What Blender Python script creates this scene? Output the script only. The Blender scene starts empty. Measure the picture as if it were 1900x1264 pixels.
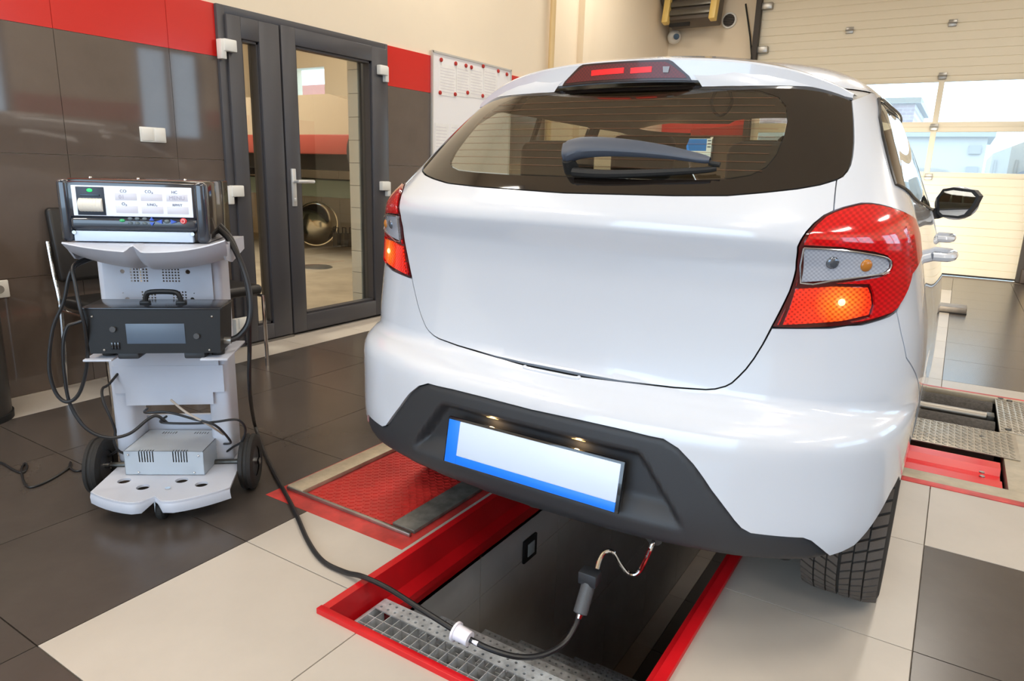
import bpy, bmesh, math, random
import numpy as np
from mathutils import Vector, Matrix
from mathutils.geometry import delaunay_2d_cdt
random.seed(7)
sc = bpy.context.scene
COL = sc.collection
# ------------------------------------------------------------------ camera
FPX = 1284.76; CAMH = 1.17
_a, _b, _g = np.radians([-32.056, 13.8, 1.7388])
FW = np.array([np.sin(_a)*np.cos(_b), np.cos(_a)*np.cos(_b), -np.sin(_b)])
_rt = np.array([np.cos(_a), -np.sin(_a), 0]); _up = np.cross(_rt, FW)
RT = np.cos(_g)*_rt+np.sin(_g)*_up; UP = -np.sin(_g)*_rt+np.cos(_g)*_up
O = np.array([0, 0, CAMH])
cam_d = bpy.data.cameras.new('camera'); cam = bpy.data.objects.new('camera', cam_d); COL.objects.link(cam)
cam_d.sensor_width = 36; cam_d.lens = FPX/1900*36; cam_d.clip_start = .02; cam_d.clip_end = 300
cam.matrix_world = Matrix(((RT[0], UP[0], -FW[0], 0), (RT[1], UP[1], -FW[1], 0), (RT[2], UP[2], -FW[2], CAMH), (0, 0, 0, 1)))
sc.camera = cam
sc.view_settings.view_transform = 'Standard'; sc.view_settings.look = 'None'; sc.view_settings.gamma = 1
sc.view_settings.use_curve_mapping = False
sc.view_settings.exposure = 0.02
sc.cycles.use_denoising = True
sc.cycles.max_bounces = 10; sc.cycles.transparent_max_bounces = 16; sc.cycles.caustics_reflective = False; sc.cycles.caustics_refractive = False
sc.cycles.sample_clamp_indirect = 6
# ------------------------------------------------------------------ world: pale overcast sky
SKY = 5.2
wd = bpy.data.worlds.new('world'); sc.world = wd; wd.use_nodes = True
wd.node_tree.nodes['Background'].inputs[0].default_value = (.60, .79, 1, 1)
wd.node_tree.nodes['Background'].inputs[1].default_value = SKY
LAMP_W = 34.0      # each ceiling panel
# ------------------------------------------------------------------ pixel helpers (1900 x 1264)
def ray(px, py): return (px-950)/FPX*RT-(py-632)/FPX*UP+FW
def on_z(px, py, z=0.): d = ray(px, py); return O+d*(z-CAMH)/d[2]
def on_x(px, py, x): d = ray(px, py); return O+d*x/d[0]
def on_y(px, py, y): d = ray(px, py); return O+d*y/d[1]
# ------------------------------------------------------------------ materials
def lin(c):
    if isinstance(c, str):
        c = c.lstrip('#'); c = [int(c[i:i+2], 16)/255 for i in (0, 2, 4)]
    return tuple((v/12.92 if v <= .04045 else ((v+.055)/1.055)**2.4) for v in c)
MATS = {}
def M(name, col='#808080', rough=.5, metal=0., coat=0., emit=None, es=0., mottle=None, bump=None, spec=None, sheen=0):
    if name in MATS: return MATS[name]
    m = bpy.data.materials.new(name); m.use_nodes = True; nt = m.node_tree; p = nt.nodes['Principled BSDF']
    c = lin(col)
    p.inputs['Base Color'].default_value = (*c, 1); p.inputs['Roughness'].default_value = rough; p.inputs['Metallic'].default_value = metal
    p.inputs['Coat Weight'].default_value = coat; p.inputs['Coat Roughness'].default_value = .03
    if spec is not None: p.inputs['Specular IOR Level'].default_value = spec
    if sheen: p.inputs['Sheen Weight'].default_value = sheen
    if emit: p.inputs['Emission Color'].default_value = (*lin(emit), 1); p.inputs['Emission Strength'].default_value = es
    tc = nt.nodes.new('ShaderNodeTexCoord')
    if mottle:
        sc_, amt = mottle[:2]
        n = nt.nodes.new('ShaderNodeTexNoise'); n.inputs['Scale'].default_value = sc_; n.inputs['Detail'].default_value = 6; n.inputs['Roughness'].default_value = .65
        nt.links.new(tc.outputs['Object'], n.inputs['Vector'])
        r = nt.nodes.new('ShaderNodeMapRange'); r.inputs['From Min'].default_value = .3; r.inputs['From Max'].default_value = .7
        r.inputs['To Min'].default_value = 1-amt; r.inputs['To Max'].default_value = 1+amt
        nt.links.new(n.outputs['Fac'], r.inputs['Value'])
        x = nt.nodes.new('ShaderNodeVectorMath'); x.operation = 'SCALE'; x.inputs[0].default_value = c
        nt.links.new(r.outputs['Result'], x.inputs['Scale']); nt.links.new(x.outputs['Vector'], p.inputs['Base Color'])
    if bump:
        n = nt.nodes.new('ShaderNodeTexNoise'); n.inputs['Scale'].default_value = bump[0]; n.inputs['Detail'].default_value = 3
        nt.links.new(tc.outputs['Object'], n.inputs['Vector'])
        b = nt.nodes.new('ShaderNodeBump'); b.inputs['Strength'].default_value = bump[1]; b.inputs['Distance'].default_value = .004
        nt.links.new(n.outputs['Fac'], b.inputs['Height']); nt.links.new(b.outputs['Normal'], p.inputs['Normal'])
    MATS[name] = m; return m
def glass(name, tint, refl=1.0):
    if name in MATS: return MATS[name]
    m = bpy.data.materials.new(name); m.use_nodes = True; nt = m.node_tree
    for n in list(nt.nodes): nt.nodes.remove(n)
    o = nt.nodes.new('ShaderNodeOutputMaterial'); t = nt.nodes.new('ShaderNodeBsdfTransparent'); t.inputs[0].default_value = (*lin(tint), 1)
    g = nt.nodes.new('ShaderNodeBsdfGlossy'); g.inputs['Roughness'].default_value = .01; g.inputs[0].default_value = (1, 1, 1, 1)
    fr = nt.nodes.new('ShaderNodeLayerWeight'); fr.inputs[0].default_value = .5
    pw = nt.nodes.new('ShaderNodeMath'); pw.operation = 'POWER'; pw.inputs[1].default_value = 5; nt.links.new(fr.outputs['Facing'], pw.inputs[0])
    mu = nt.nodes.new('ShaderNodeMath'); mu.operation = 'MULTIPLY_ADD'; mu.inputs[1].default_value = .9; mu.inputs[2].default_value = .04*refl; mu.use_clamp = True
    mx = nt.nodes.new('ShaderNodeMixShader')
    nt.links.new(pw.outputs[0], mu.inputs[0]); nt.links.new(mu.outputs[0], mx.inputs[0]); nt.links.new(t.outputs[0], mx.inputs[1]); nt.links.new(g.outputs[0], mx.inputs[2]); nt.links.new(mx.outputs[0], o.inputs[0])
    MATS[name] = m; return m
def lamp_mat(name, base, grid, lit=None, amp=.25, rough=.12, coat=1.0):
    """coloured lamp plastic with a fine prism grid; lit = bulb point in world space"""
    if name in MATS: return MATS[name]
    m = M(name, base, rough, coat=coat); nt = m.node_tree; p = nt.nodes['Principled BSDF']
    geo = nt.nodes.new('ShaderNodeNewGeometry'); sp = nt.nodes.new('ShaderNodeSeparateXYZ'); nt.links.new(geo.outputs['Position'], sp.inputs[0])
    def wave(o_):
        a = nt.nodes.new('ShaderNodeMath'); a.operation = 'MULTIPLY'; a.inputs[1].default_value = grid; nt.links.new(o_, a.inputs[0])
        s = nt.nodes.new('ShaderNodeMath'); s.operation = 'SINE'; nt.links.new(a.outputs[0], s.inputs[0]); return s.outputs[0]
    k = nt.nodes.new('ShaderNodeMath'); k.operation = 'MULTIPLY'; nt.links.new(wave(sp.outputs['X']), k.inputs[0]); nt.links.new(wave(sp.outputs['Z']), k.inputs[1])
    r = nt.nodes.new('ShaderNodeMapRange'); r.inputs['From Min'].default_value = -.6; r.inputs['From Max'].default_value = .6; r.inputs['To Min'].default_value = 1-amp; r.inputs['To Max'].default_value = 1+amp
    nt.links.new(k.outputs[0], r.inputs['Value'])
    x = nt.nodes.new('ShaderNodeVectorMath'); x.operation = 'SCALE'; x.inputs[0].default_value = lin(base); nt.links.new(r.outputs[0], x.inputs['Scale']); nt.links.new(x.outputs[0], p.inputs['Base Color'])
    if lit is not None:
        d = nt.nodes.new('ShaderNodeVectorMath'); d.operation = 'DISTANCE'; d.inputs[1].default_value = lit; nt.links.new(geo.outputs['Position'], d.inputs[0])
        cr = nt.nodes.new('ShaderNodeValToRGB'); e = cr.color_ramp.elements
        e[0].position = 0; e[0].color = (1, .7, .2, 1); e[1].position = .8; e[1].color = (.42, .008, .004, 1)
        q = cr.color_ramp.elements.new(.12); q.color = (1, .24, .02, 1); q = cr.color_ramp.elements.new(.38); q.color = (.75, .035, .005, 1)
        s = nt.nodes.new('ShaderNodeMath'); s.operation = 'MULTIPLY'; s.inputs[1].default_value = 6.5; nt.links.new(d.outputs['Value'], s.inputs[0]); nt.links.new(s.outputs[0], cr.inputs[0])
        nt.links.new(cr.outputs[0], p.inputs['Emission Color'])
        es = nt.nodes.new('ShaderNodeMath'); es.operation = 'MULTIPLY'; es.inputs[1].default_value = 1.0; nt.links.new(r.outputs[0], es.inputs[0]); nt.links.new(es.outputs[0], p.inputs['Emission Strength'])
    return m
# ------------------------------------------------------------------ mesh helpers
class MB:
    def __init__(s): s.bm = bmesh.new()
    def box(s, x0, x1, y0, y1, z0, z1, bevel=0, T=None, seg=2):
        g = bmesh.ops.create_cube(s.bm, size=1); v = g['verts']
        for q in v: q.co = Vector(((x0+x1)/2+q.co.x*(x1-x0), (y0+y1)/2+q.co.y*(y1-y0), (z0+z1)/2+q.co.z*(z1-z0)))
        if bevel:
            ed = list({e for q in v for e in q.link_edges})
            r = bmesh.ops.bevel(s.bm, geom=ed, offset=bevel, segments=seg, profile=.5, affect='EDGES'); v = list({q for fc in r['faces'] for q in fc.verts} | {q for q in v if q.is_valid})
        if T is not None: bmesh.ops.transform(s.bm, matrix=T, verts=[q for q in v if q.is_valid])
        return s
    def frustum(s, p0, p1, r0, r1=None, seg=20, caps=True):
        r1 = r0 if r1 is None else r1; p0 = Vector(p0); p1 = Vector(p1); d = p1-p0
        q = Vector((0, 0, 1)).rotation_difference(d.normalized()).to_matrix().to_4x4()
        bmesh.ops.create_cone(s.bm, cap_ends=caps, segments=seg, radius1=r0, radius2=max(r1, 1e-5), depth=d.length, matrix=Matrix.Translation((p0+p1)/2) @ q); return s
    def ball(s, c, r, sc=(1, 1, 1), seg=16, T=None):
        m = Matrix.Translation(Vector(c)) @ Matrix.Diagonal((*[r*k for k in sc], 1))
        if T is not None: m = T @ m
        bmesh.ops.create_uvsphere(s.bm, u_segments=seg, v_segments=seg//2, radius=1, matrix=m); return s
    def tube(s, pts, r, seg=8, sub=6, closed=False):
        P = spline(pts, sub) if sub > 1 else [Vector(p) for p in pts]
        n = len(P); rs = [r]*n if not callable(r) else [r(i/(n-1)) for i in range(n)]
        rings = []; up = Vector((0, 0, 1)); prev = None
        for i, p in enumerate(P):
            t = (P[min(i+1, n-1)]-P[max(i-1, 0)]).normalized()
            if prev is None:
                a = t.cross(up)
                if a.length < 1e-3: a = t.cross(Vector((1, 0, 0)))
            else: a = prev-t*prev.dot(t)
            a.normalize(); prev = a; b = t.cross(a)
            rings.append([s.bm.verts.new(p+rs[i]*(math.cos(k*2*math.pi/seg)*a+math.sin(k*2*math.pi/seg)*b)) for k in range(seg)])
        for i in range(n-1):
            for k in range(seg): s.bm.faces.new((rings[i][k], rings[i][(k+1) % seg], rings[i+1][(k+1) % seg], rings[i+1][k]))
        s.bm.faces.new(rings[0][::-1]); s.bm.faces.new(rings[-1]); return s
    def prism(s, pts, z0, z1, T=None):
        """pts: 2D outline in local XY, extruded in Z"""
        a = [s.bm.verts.new((x, y, z0)) for x, y in pts]; b = [s.bm.verts.new((x, y, z1)) for x, y in pts]; n = len(pts)
        fs = [s.bm.faces.new(a[::-1]), s.bm.faces.new(b)]+[s.bm.faces.new((a[i], a[(i+1) % n], b[(i+1) % n], b[i])) for i in range(n)]
        if T is not None: bmesh.ops.transform(s.bm, matrix=T, verts=a+b)
        return s
    def grid(s, rows, closed=False):
        R = [[s.bm.verts.new(p) for p in r] for r in rows]
        for i in range(len(R)-1):
            m = len(R[i]); 
            for k in range(m if closed else m-1): s.bm.faces.new((R[i][k], R[i][(k+1) % m], R[i+1][(k+1) % m], R[i+1][k]))
        return s
    def lathe(s, prof, seg=32, T=None):
        rows = [[Vector((r*math.cos(t), r*math.sin(t), z)) for t in [2*math.pi*k/seg for k in range(seg)]] for r, z in prof]
        if T is not None: rows = [[T @ p for p in r] for r in rows]
        return s.grid(rows, True)
    def build(s, name, mat, parent=None, smooth=35, loc=None, weld=False):
        if weld: bmesh.ops.remove_doubles(s.bm, verts=s.bm.verts, dist=1e-5)
        bmesh.ops.recalc_face_normals(s.bm, faces=s.bm.faces)
        me = bpy.data.meshes.new(name); s.bm.to_mesh(me); s.bm.free()
        if smooth:
            me.polygons.foreach_set('use_smooth', [True]*len(me.polygons)); me.set_sharp_from_angle(angle=math.radians(smooth))
        return link(name, me, mat, parent, loc)
def link(name, me, mat, parent=None, loc=None):
    if mat is not None and len(me.materials) == 0: me.materials.append(mat)
    o = bpy.data.objects.new(name, me); COL.objects.link(o)
    if parent is not None: o.parent = parent
    if loc is not None: o.location = loc
    return o
def spline(pts, sub=6):
    P = [Vector(p) for p in pts]; out = []
    for i in range(len(P)-1):
        a = P[max(i-1, 0)]; b = P[i]; c = P[i+1]; d = P[min(i+2, len(P)-1)]
        for k in range(sub):
            t = k/sub; out.append(.5*((2*b)+(c-a)*t+(2*a-5*b+4*c-d)*t*t+(3*b-a-3*c+d)*t**3))
    out.append(P[-1]); return out
def tag(o, label, cat, group=None):
    o['label'] = label; o['category'] = cat
    if group: o['group'] = group
    return o
def thing(name, label, cat, loc=(0, 0, 0), rz=0., group=None):
    o = bpy.data.objects.new(name, None); COL.objects.link(o); o.empty_display_size = .1
    o.location = loc; o.rotation_euler = (0, 0, rz); return tag(o, label, cat, group)
def struct(o): o['kind'] = 'structure'; return o
def stuff(o): o['kind'] = 'stuff'; return o
def rotx(d): return Matrix.Rotation(math.radians(d), 4, 'X')
def roty(d): return Matrix.Rotation(math.radians(d), 4, 'Y')
def rotz(d): return Matrix.Rotation(math.radians(d), 4, 'Z')
def text_mesh(s, size, name='lettering', mat=None, parent=None, T=None, align='LEFT', depth=.0004):
    c = bpy.data.curves.new(name, 'FONT'); c.body = s; c.size = size; c.align_x = align; c.extrude = depth
    o = bpy.data.objects.new(name, c); COL.objects.link(o)
    me = bpy.data.meshes.new_from_object(o.evaluated_get(bpy.context.evaluated_depsgraph_get()))
    bpy.data.objects.remove(o); bpy.data.curves.remove(c)
    if T is not None: me.transform(T)
    me.name = name; me.materials.clear(); return link(name, me, mat, parent)
# ------------------------------------------------------------------ palette
white_paint = M('white_paint', '#cbd0d9', .25, coat=1.0)
black_plastic = M('black_plastic', '#2b2d31', .48, bump=(900, .15))
gloss_black = M('gloss_black', '#14161b', .12, coat=.6)
matt_black = M('matt_black', '#161616', .7)
rubber = M('rubber', '#23211f', .75, bump=(300, .3))
chrome = M('chrome', '#d8d8d8', .08, 1.0)
steel = M('steel', '#a9a7a2', .35, .9, mottle=(9, .25))
dark_steel = M('dark_steel', '#5a5955', .45, .8, mottle=(14, .45))
galv = M('galvanised_steel', '#d3d9de', .4, .5, mottle=(25, .35))
red_paint = M('red_paint', '#c4141c', .3, mottle=(6, .12))
red_worn = M('worn_red_paint', '#c03a36', .45, mottle=(7, .4))
cart_grey = M('cart_grey_metal', '#c3c7d2', .38, mottle=(3, .05))
psu_grey = M('psu_grey', '#b4bcc4', .35, .2)
cream = M('cream_plaster', '#efe0c8', .8, mottle=(1.2, .02))
tile_dark_wall = M('dark_wall_tile', '#655a53', .05, mottle=(2.5, .1), spec=.6)
tile_red_wall = M('red_wall_tile', '#d42a25', .16)
tile_white = M('white_glazed_tile', '#e8e2d4', .2)
grout = M('grout', '#8b8177', .85)
floor_dark = M('dark_floor_tile', '#4b443f', .26, mottle=(2.2, .16), spec=.55)
floor_light = M('light_floor_tile', '#bcb3a8', .38, mottle=(2.0, .07))
frame_grey = M('anthracite_frame', '#47464a', .35, bump=(400, .08))
white_plastic = M('white_plastic', '#e9e8e2', .35)
paper = M('white_paper', '#f2f0ee', .7, mottle=(14, .05))
concrete = M('concrete', '#a89a86', .55, mottle=(1.5, .3))
leather = M('black_leather', '#1d1b1a', .42, bump=(120, .15))
cable_mat = M('black_cable', '#1b1b1d', .42)
pane = glass('window_pane', '#f4f8f8')

# ================================================================== SETTING
WX, FY, RX, BY, CZ = -3.82, 10.76, 4.2, -3.2, 4.2
PIT = (-1.27, -.43, 1.13, 6.2); TEST = (-.40, 1.15, 3.05, 4.68); SLIP = (-1.965, -1.315, 1.485, 2.55)
def subtract(rects, hole):
    out = []; hx0, hx1, hy0, hy1 = hole
    for x0, x1, y0, y1 in rects:
        if hx1 <= x0 or hx0 >= x1 or hy1 <= y0 or hy0 >= y1: out.append((x0, x1, y0, y1)); continue
        if y0 < hy0: out.append((x0, x1, y0, hy0))
        if hy1 < y1: out.append((x0, x1, hy1, y1))
        a, b = max(y0, hy0), min(y1, hy1)
        if x0 < hx0: out.append((x0, hx0, a, b))
        if hx1 < x1: out.append((hx1, x1, a, b))
    return out
def minus(r, holes):
    rs = [r]
    for h in holes: rs = subtract(rs, h)
    return rs
b = MB()
for r in minus((-4.3, RX, BY, FY), (PIT, TEST)): b.box(*r[:2], *r[2:], -.2, -.012)
floor = struct(b.build('floor', grout, smooth=0))
def tile_kind(x, y):
    if x < -3.5: return floor_light
    if x < -1.75: return floor_dark
    if y < .63: return floor_dark
    if x < -.54: return floor_light
    if y < 4.68: return (floor_light if x < .07 or y > 2.5 else floor_dark)
    if y < 4.9: return floor_light
    if -.07 < x < .07 and y < 9.3: return floor_light
    return floor_dark
xs = [-3.82, -3.504]+[-2.944+.003, -2.341, -1.749, -1.144, -.531]+[-.06, .0725]+[.0725+.603*k for k in range(1, 6)]
ys = [-.605, .015, .635, 1.24, 1.87, 2.505, 3.05]+[3.05+.543*k for k in (1, 2)]+[4.68, 4.87]+[4.87+.62*k for k in range(1, 10)]
ys = sorted(set([round(v, 4) for v in ys]))
for i in range(len(xs)-1):
    for j in range(len(ys)-1):
        x0, x1, y0, y1 = xs[i], xs[i+1], ys[j], min(ys[j+1], FY)
        if i == 7 and y1 <= 4.7: continue
        if i == 6 and y1 <= 4.7: x1 = xs[8]
        g = .0018
        rs = [r for r in minus((x0+g, x1-g, y0+g, y1-g), (PIT, TEST, SLIP)) if r[1]-r[0] > .004 and r[3]-r[2] > .004]
        if not rs: continue
        t = MB()
        cx, cy = (x0+x1)/2, (y0+y1)/2
        for r in rs: t.box(r[0]-cx, r[1]-cx, r[2]-cy, r[3]-cy, -.012, 0)
        t.build('tile', tile_kind(cx, cy), floor, smooth=0, loc=(cx, cy, 0))
# ---- pit shell
pit = MB()
x0, x1, y0, y1 = PIT
pit_wall = M('pit_wall_tile', '#bdbab5', .35, mottle=(2.5, .12)); pit_dark = M('pit_floor_dark', '#4d4845', .4, mottle=(3, .15)); pit_lt = M('pit_floor_light', '#b8aca0', .45, mottle=(3, .1))
pit.box(x0-.15, x0-.012, y0-.15, y1+.15, -1.8, -.2); pit.box(x1+.012, x1+.15, y0-.15, y1+.15, -1.8, -.2); pit.box(x0, x1, y0-.15, y0-.012, -1.8, -.2); pit.box(x0, x1, y1+.012, y1+.15, -1.8, -.2); pit.box(x0-.15, x1+.15, y0-.15, y1+.15, -1.95, -1.612)
pit = struct(pit.build('trim_1', grout, smooth=0))
for side in (0, 1):
    k = 0
    for zz0, zz1 in ((-.172, -.36), (-.36, -.96), (-.96, -1.6)):
        for q in range(9):
            a, c = y0+.0+q*.6-.47, y0+(q+1)*.6-.47
            a, c = max(a, y0), min(c, y1)
            if c-a < .02: continue
            t = MB(); xx = (x0-.012, x0) if side == 0 else (x1, x1+.012)
            t.box(*xx, a+.0015, c-.0015, zz1+.0015, zz0-.0015); t.build('tile', pit_wall, pit, smooth=0)
for xa, xb, mt in ((x0, -1.155, pit_lt), (-1.155, -.95, pit_dark), (-.95, -.7, pit_dark), (-.7, x1, pit_lt)):
    for q in range(9):
        a, c = y0+q*.6, min(y0+(q+1)*.6, y1)
        if c-a < .05: continue
        t = MB(); t.box(xa+.0015, xb-.0015, a+.0015, c-.0015, -1.612, -1.6); t.build('tile', mt, pit, smooth=0)
# ---- red steel edging of the pit
fr = thing('pit_edge_frame', 'red painted steel frame lining the rim of the inspection pit', 'frame', (-.85, 1.13, 0))
L = Vector((.85, -1.13, 0))
b = MB(); b.prism([(-1.29, .012), (-1.265, .012), (-1.258, -.075), (-1.225, -.095), (-1.225, -.118), (-1.258, -.13), (-1.258, -.172), (-1.29, -.172)], 0, 5.08, T=Matrix(((1, 0, 0, 0), (0, 0, 1, 1.12), (0, 1, 0, 0), (0, 0, 0, 1)))); b.build('rail_channel', red_paint, fr, loc=L, smooth=20)
b = MB(); b.box(-1.29, -.41, 1.112, 1.132, -.05, .016, .002); b.build('front_lip', red_paint, fr, loc=L)
b = MB(); b.box(-.44, -.412, 1.132, 6.2, -.04, .014, .002); b.build('side_lip', red_paint, fr, loc=L)
b = MB(); b.box(-.47, -.44, 1.132, 6.2, -.19, -.03, .002); b.build('rail_channel', red_paint, fr, loc=L)
# ---- walls
def wall(name, boxes, mat):
    b = MB()
    for q in boxes: b.box(*q)
    return struct(b.build(name, mat, smooth=0))
DY0, DY1, DZ = 2.735, 4.185, 2.06
wl = wall('wall_left', [(-4.02, WX-.012, BY, DY0, -.2, CZ), (-4.02, WX-.012, DY1, 6.68, -.2, CZ), (-4.02, WX-.012, DY0, DY1, DZ, CZ), (-4.3, -4.1, 6.5, FY, -.2, CZ)], cream)
def wtile(parent, mat, *q):
    t = MB(); t.box(*q); return t.build('tile', mat, parent, smooth=0)
cols = [(-.53+.5927*k, -.53+.5927*(k+1)) for k in range(5)]+[(2.4335, DY0)]+[(DY1, 4.8), (4.8, 5.4), (5.4, 6.0), (6.0, 6.62)]
for a, c in cols:
    for z0, z1, mt in ((0, .59, tile_dark_wall), (.59, 1.18, tile_dark_wall), (1.18, 1.77, tile_dark_wall), (1.77, 2.06, tile_red_wall)):
        wtile(wl, mt, WX-.012, WX, a+.0012, c-.0012, z0+.0012, z1-.0012)
b = MB(); b.frustum((-3.785, 6.64, 0), (-3.785, 6.64, CZ), .03, seg=12); o = b.build('corner_pipe', M('beige_pipe', '#d9bd8a', .5)); tag(o, 'thin beige vertical pipe running up the cream wall past the whiteboard', 'pipe')
GX0, GX1, GZ = -2.75, .73, 3.72
wf = wall('wall_far', [(-4.3, GX0, FY, FY+.25, -.2, CZ), (GX1, RX+.2, FY, FY+.25, -.2, CZ), (GX0, GX1, FY, FY+.25, GZ, CZ)], cream)
for a, c in ((-4.1, -3.6), (-3.6, -3.0), (-3.0, GX0-.06)):
    for z0, z1, mt in ((0, .59, tile_dark_wall), (.59, 1.18, tile_dark_wall), (1.18, 1.77, tile_dark_wall), (1.77, 2.06, tile_red_wall)):
        wtile(wf, mt, a+.0012, c-.0012, FY-.012, FY, z0+.0012, z1-.0012)
WIN = [(-.6, 1.9), (3.0, 5.05), (6.94, 8.15)]; WZ = (1.5, 3.05)
bx = [(RX, RX+.2, BY, FY, -.2, WZ[0]), (RX, RX+.2, BY, FY, WZ[1], CZ)]; yy = BY
for a, c in WIN: bx.append((RX, RX+.2, yy, a, WZ[0], WZ[1])); yy = c
bx.append((RX, RX+.2, yy, FY, WZ[0], WZ[1]))
wr = wall('wall_right', bx, cream)
for k, (a, c) in enumerate(((BY, -.6), (1.9, 3.0), (5.05, 6.94), (8.15, FY))):
    wtile(wr, tile_dark_wall, RX-.012, RX, a, c, 0, 1.77); wtile(wr, tile_red_wall, RX-.012, RX, a, c, 1.772, 2.06)
for k, (a, c) in enumerate(WIN):
    wtile(wr, tile_dark_wall, RX-.012, RX, a, c, 0, WZ[0]-.03)
    b = MB(); 
    for q in ((a, a+.07), ((a+c)/2-.04, (a+c)/2+.04), (c-.07, c)): b.box(RX+.05, RX+.12, *q, *WZ)
    for q in ((WZ[0], WZ[0]+.07), (WZ[1]-.07, WZ[1])): b.box(RX+.05, RX+.12, a, c, *q)
    w = struct(b.build('window_%d' % (k+1), frame_grey, smooth=0))
    for q in ((a+.07, (a+c)/2-.04), ((a+c)/2+.04, c-.07)): t = MB(); t.box(RX+.08, RX+.086, *q, WZ[0]+.07, WZ[1]-.07); t.build('pane', pane, w, smooth=0)
wall('wall_back', [(-4.3, -2.7, BY-.2, BY, -.2, CZ), (1.0, RX+.2, BY-.2, BY, -.2, CZ), (-2.7, 1.0, BY-.2, BY, 3.5, CZ)], cream)
wall('ceiling', [(-4.3, RX+.2, BY-.2, FY+.25, CZ, CZ+.15)], cream)
b = MB(); b.box(-30, 30, FY+.25, 60, -.3, -.1); b.box(-30, 30, -30, BY-.2, -.3, -.1); b.box(RX+.2, 30, BY-.2, FY+.25, -.3, -.1)
o = struct(b.build('ground_outside', M('asphalt', '#9b9a98', .8, mottle=(.6, .1)), smooth=0))
# ---- ceiling lamps
lamp_diff = M('lamp_diffuser', '#fff4e0', .6, emit='#fff0d8', es=5.0)
for x in (-3.1, .3, 2.9):
    for y in (-1.2, .9, 4.6, 7.8):
        t = thing('ceiling_light', 'long warm white ceiling panel light in a white metal tray', 'ceiling light', (x, y, CZ), 0, 'ceiling lights of the workshop')
        b = MB(); b.box(-.17, .17, -.66, .66, -.07, 0, .008); b.build('tray', white_plastic, t)
        b = MB(); b.box(-.14, .14, -.62, .62, -.078, -.07); b.build('diffuser_offscreen', lamp_diff, t, smooth=0)
        nlamp = sum(1 for q in bpy.data.objects if q.name.startswith('ceiling_panel_'))+1
        ld = bpy.data.lights.new('ceiling_panel_%d_offscreen' % nlamp, 'AREA'); ld.shape = 'RECTANGLE'; ld.size = .28; ld.size_y = 1.24; ld.energy = LAMP_W; ld.color = (1, .94, .85)
        lo = bpy.data.objects.new('ceiling_panel_%d_offscreen' % nlamp, ld); COL.objects.link(lo); lo.parent = t; lo.location = (0, 0, -.085)
# ---- glazed double door in the left wall
d1 = struct(bpy.data.objects.new('door_1', None)); COL.objects.link(d1); d1.location = (WX, DY0, 0)
Ld = Vector((-WX, -DY0, 0))
b = MB(); b.box(-3.95, -3.8, DY0, DY0+.055, 0, DZ, .004); b.box(-3.95, -3.8, DY1-.03, DY1, 0, DZ, .004); b.box(-3.95, -3.8, DY0+.05, DY1-.03, DZ-.05, DZ, .004); b.box(-3.95, -3.83, DY0+.05, DY1-.03, 0, .02)
b.build('door_frame', frame_grey, d1, loc=Ld)
def leaf(y0, y1, z0, z1, g0, g1, gz0, gz1):
    b = MB(); X = (-3.9, -3.785)
    for q in ((y0, g0, z0, z1), (g1, y1, z0, z1), (g0-.001, g1+.001, z0, gz0), (g0-.001, g1+.001, gz1, z1)): b.box(*X, *q, .004)
    o = b.build('door_leaf', frame_grey, d1, loc=Ld)
    t = MB()
    for q in ((g0-.002, g0+.015, gz0, gz1), (g1-.015, g1+.002, gz0, gz1), (g0, g1, gz0-.002, gz0+.015), (g0, g1, gz1-.015, gz1+.002)): t.box(-3.86, -3.80, *q)
    t.build('glazing_bead', M('glazing_bead', '#3a393d', .4), o, smooth=0)
    t = MB(); t.box(-3.852, -3.846, g0+.01, g1-.01, gz0+.01, gz1-.01); t.build('pane', pane, o, smooth=0)
    return o
lf1 = leaf(2.787, 3.166, .02, 2.012, 2.885, 3.012, .12, 1.89); lf2 = leaf(3.18, 4.158, .02, 2.02, 3.295, 3.998, .137, 1.915)
def hinge(y, z, s, parent):
    b = MB(); b.box(-3.80, -3.755, y-.018, y+.018, z-.075, z+.035, .005); b.box(-3.785, -3.745, y, y+s*.085, z-.03, z+.038, .006) if s > 0 else b.box(-3.785, -3.745, y-.085, y, z-.03, z+.038, .006)
    b.build('hinge', white_plastic, parent)
for p in ((412, 84), (427, 356), (440, 602)): q = on_x(*p, -3.77); hinge(q[1], q[2], 1, lf1)
for p in ((716, 133), (720, 346)): q = on_x(*p, -3.77); hinge(q[1], q[2], -1, lf2)
q0, q1 = on_x(541, 313, -3.78), on_x(546, 383, -3.78)
b = MB(); b.box(-3.79, -3.772, q0[1]-.004, q0[1]+.03, q1[2], q0[2], .004); b.frustum((-3.775, q0[1]+.013, (q0[2]*2+q1[2])/3), (-3.72, q0[1]+.013, (q0[2]*2+q1[2])/3), .011, seg=12); zz = (q0[2]*2+q1[2])/3
b.box(-3.735, -3.715, q0[1]+.0, q0[1]+.145, zz-.012, zz+.012, .008); b.box(-3.773, -3.768, q0[1]+.006, q0[1]+.02, q1[2]+.03, q1[2]+.055, .002); b.build('door_handle', M('satin_handle', '#d8d8d6', .3, .5), lf2)
b = MB(); b.box(-3.83, -3.775, DY0+.06, 3.17, 0.0, .012); struct(b.build('trim_2', M('threshold', '#6b655e', .5), smooth=0))
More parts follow.
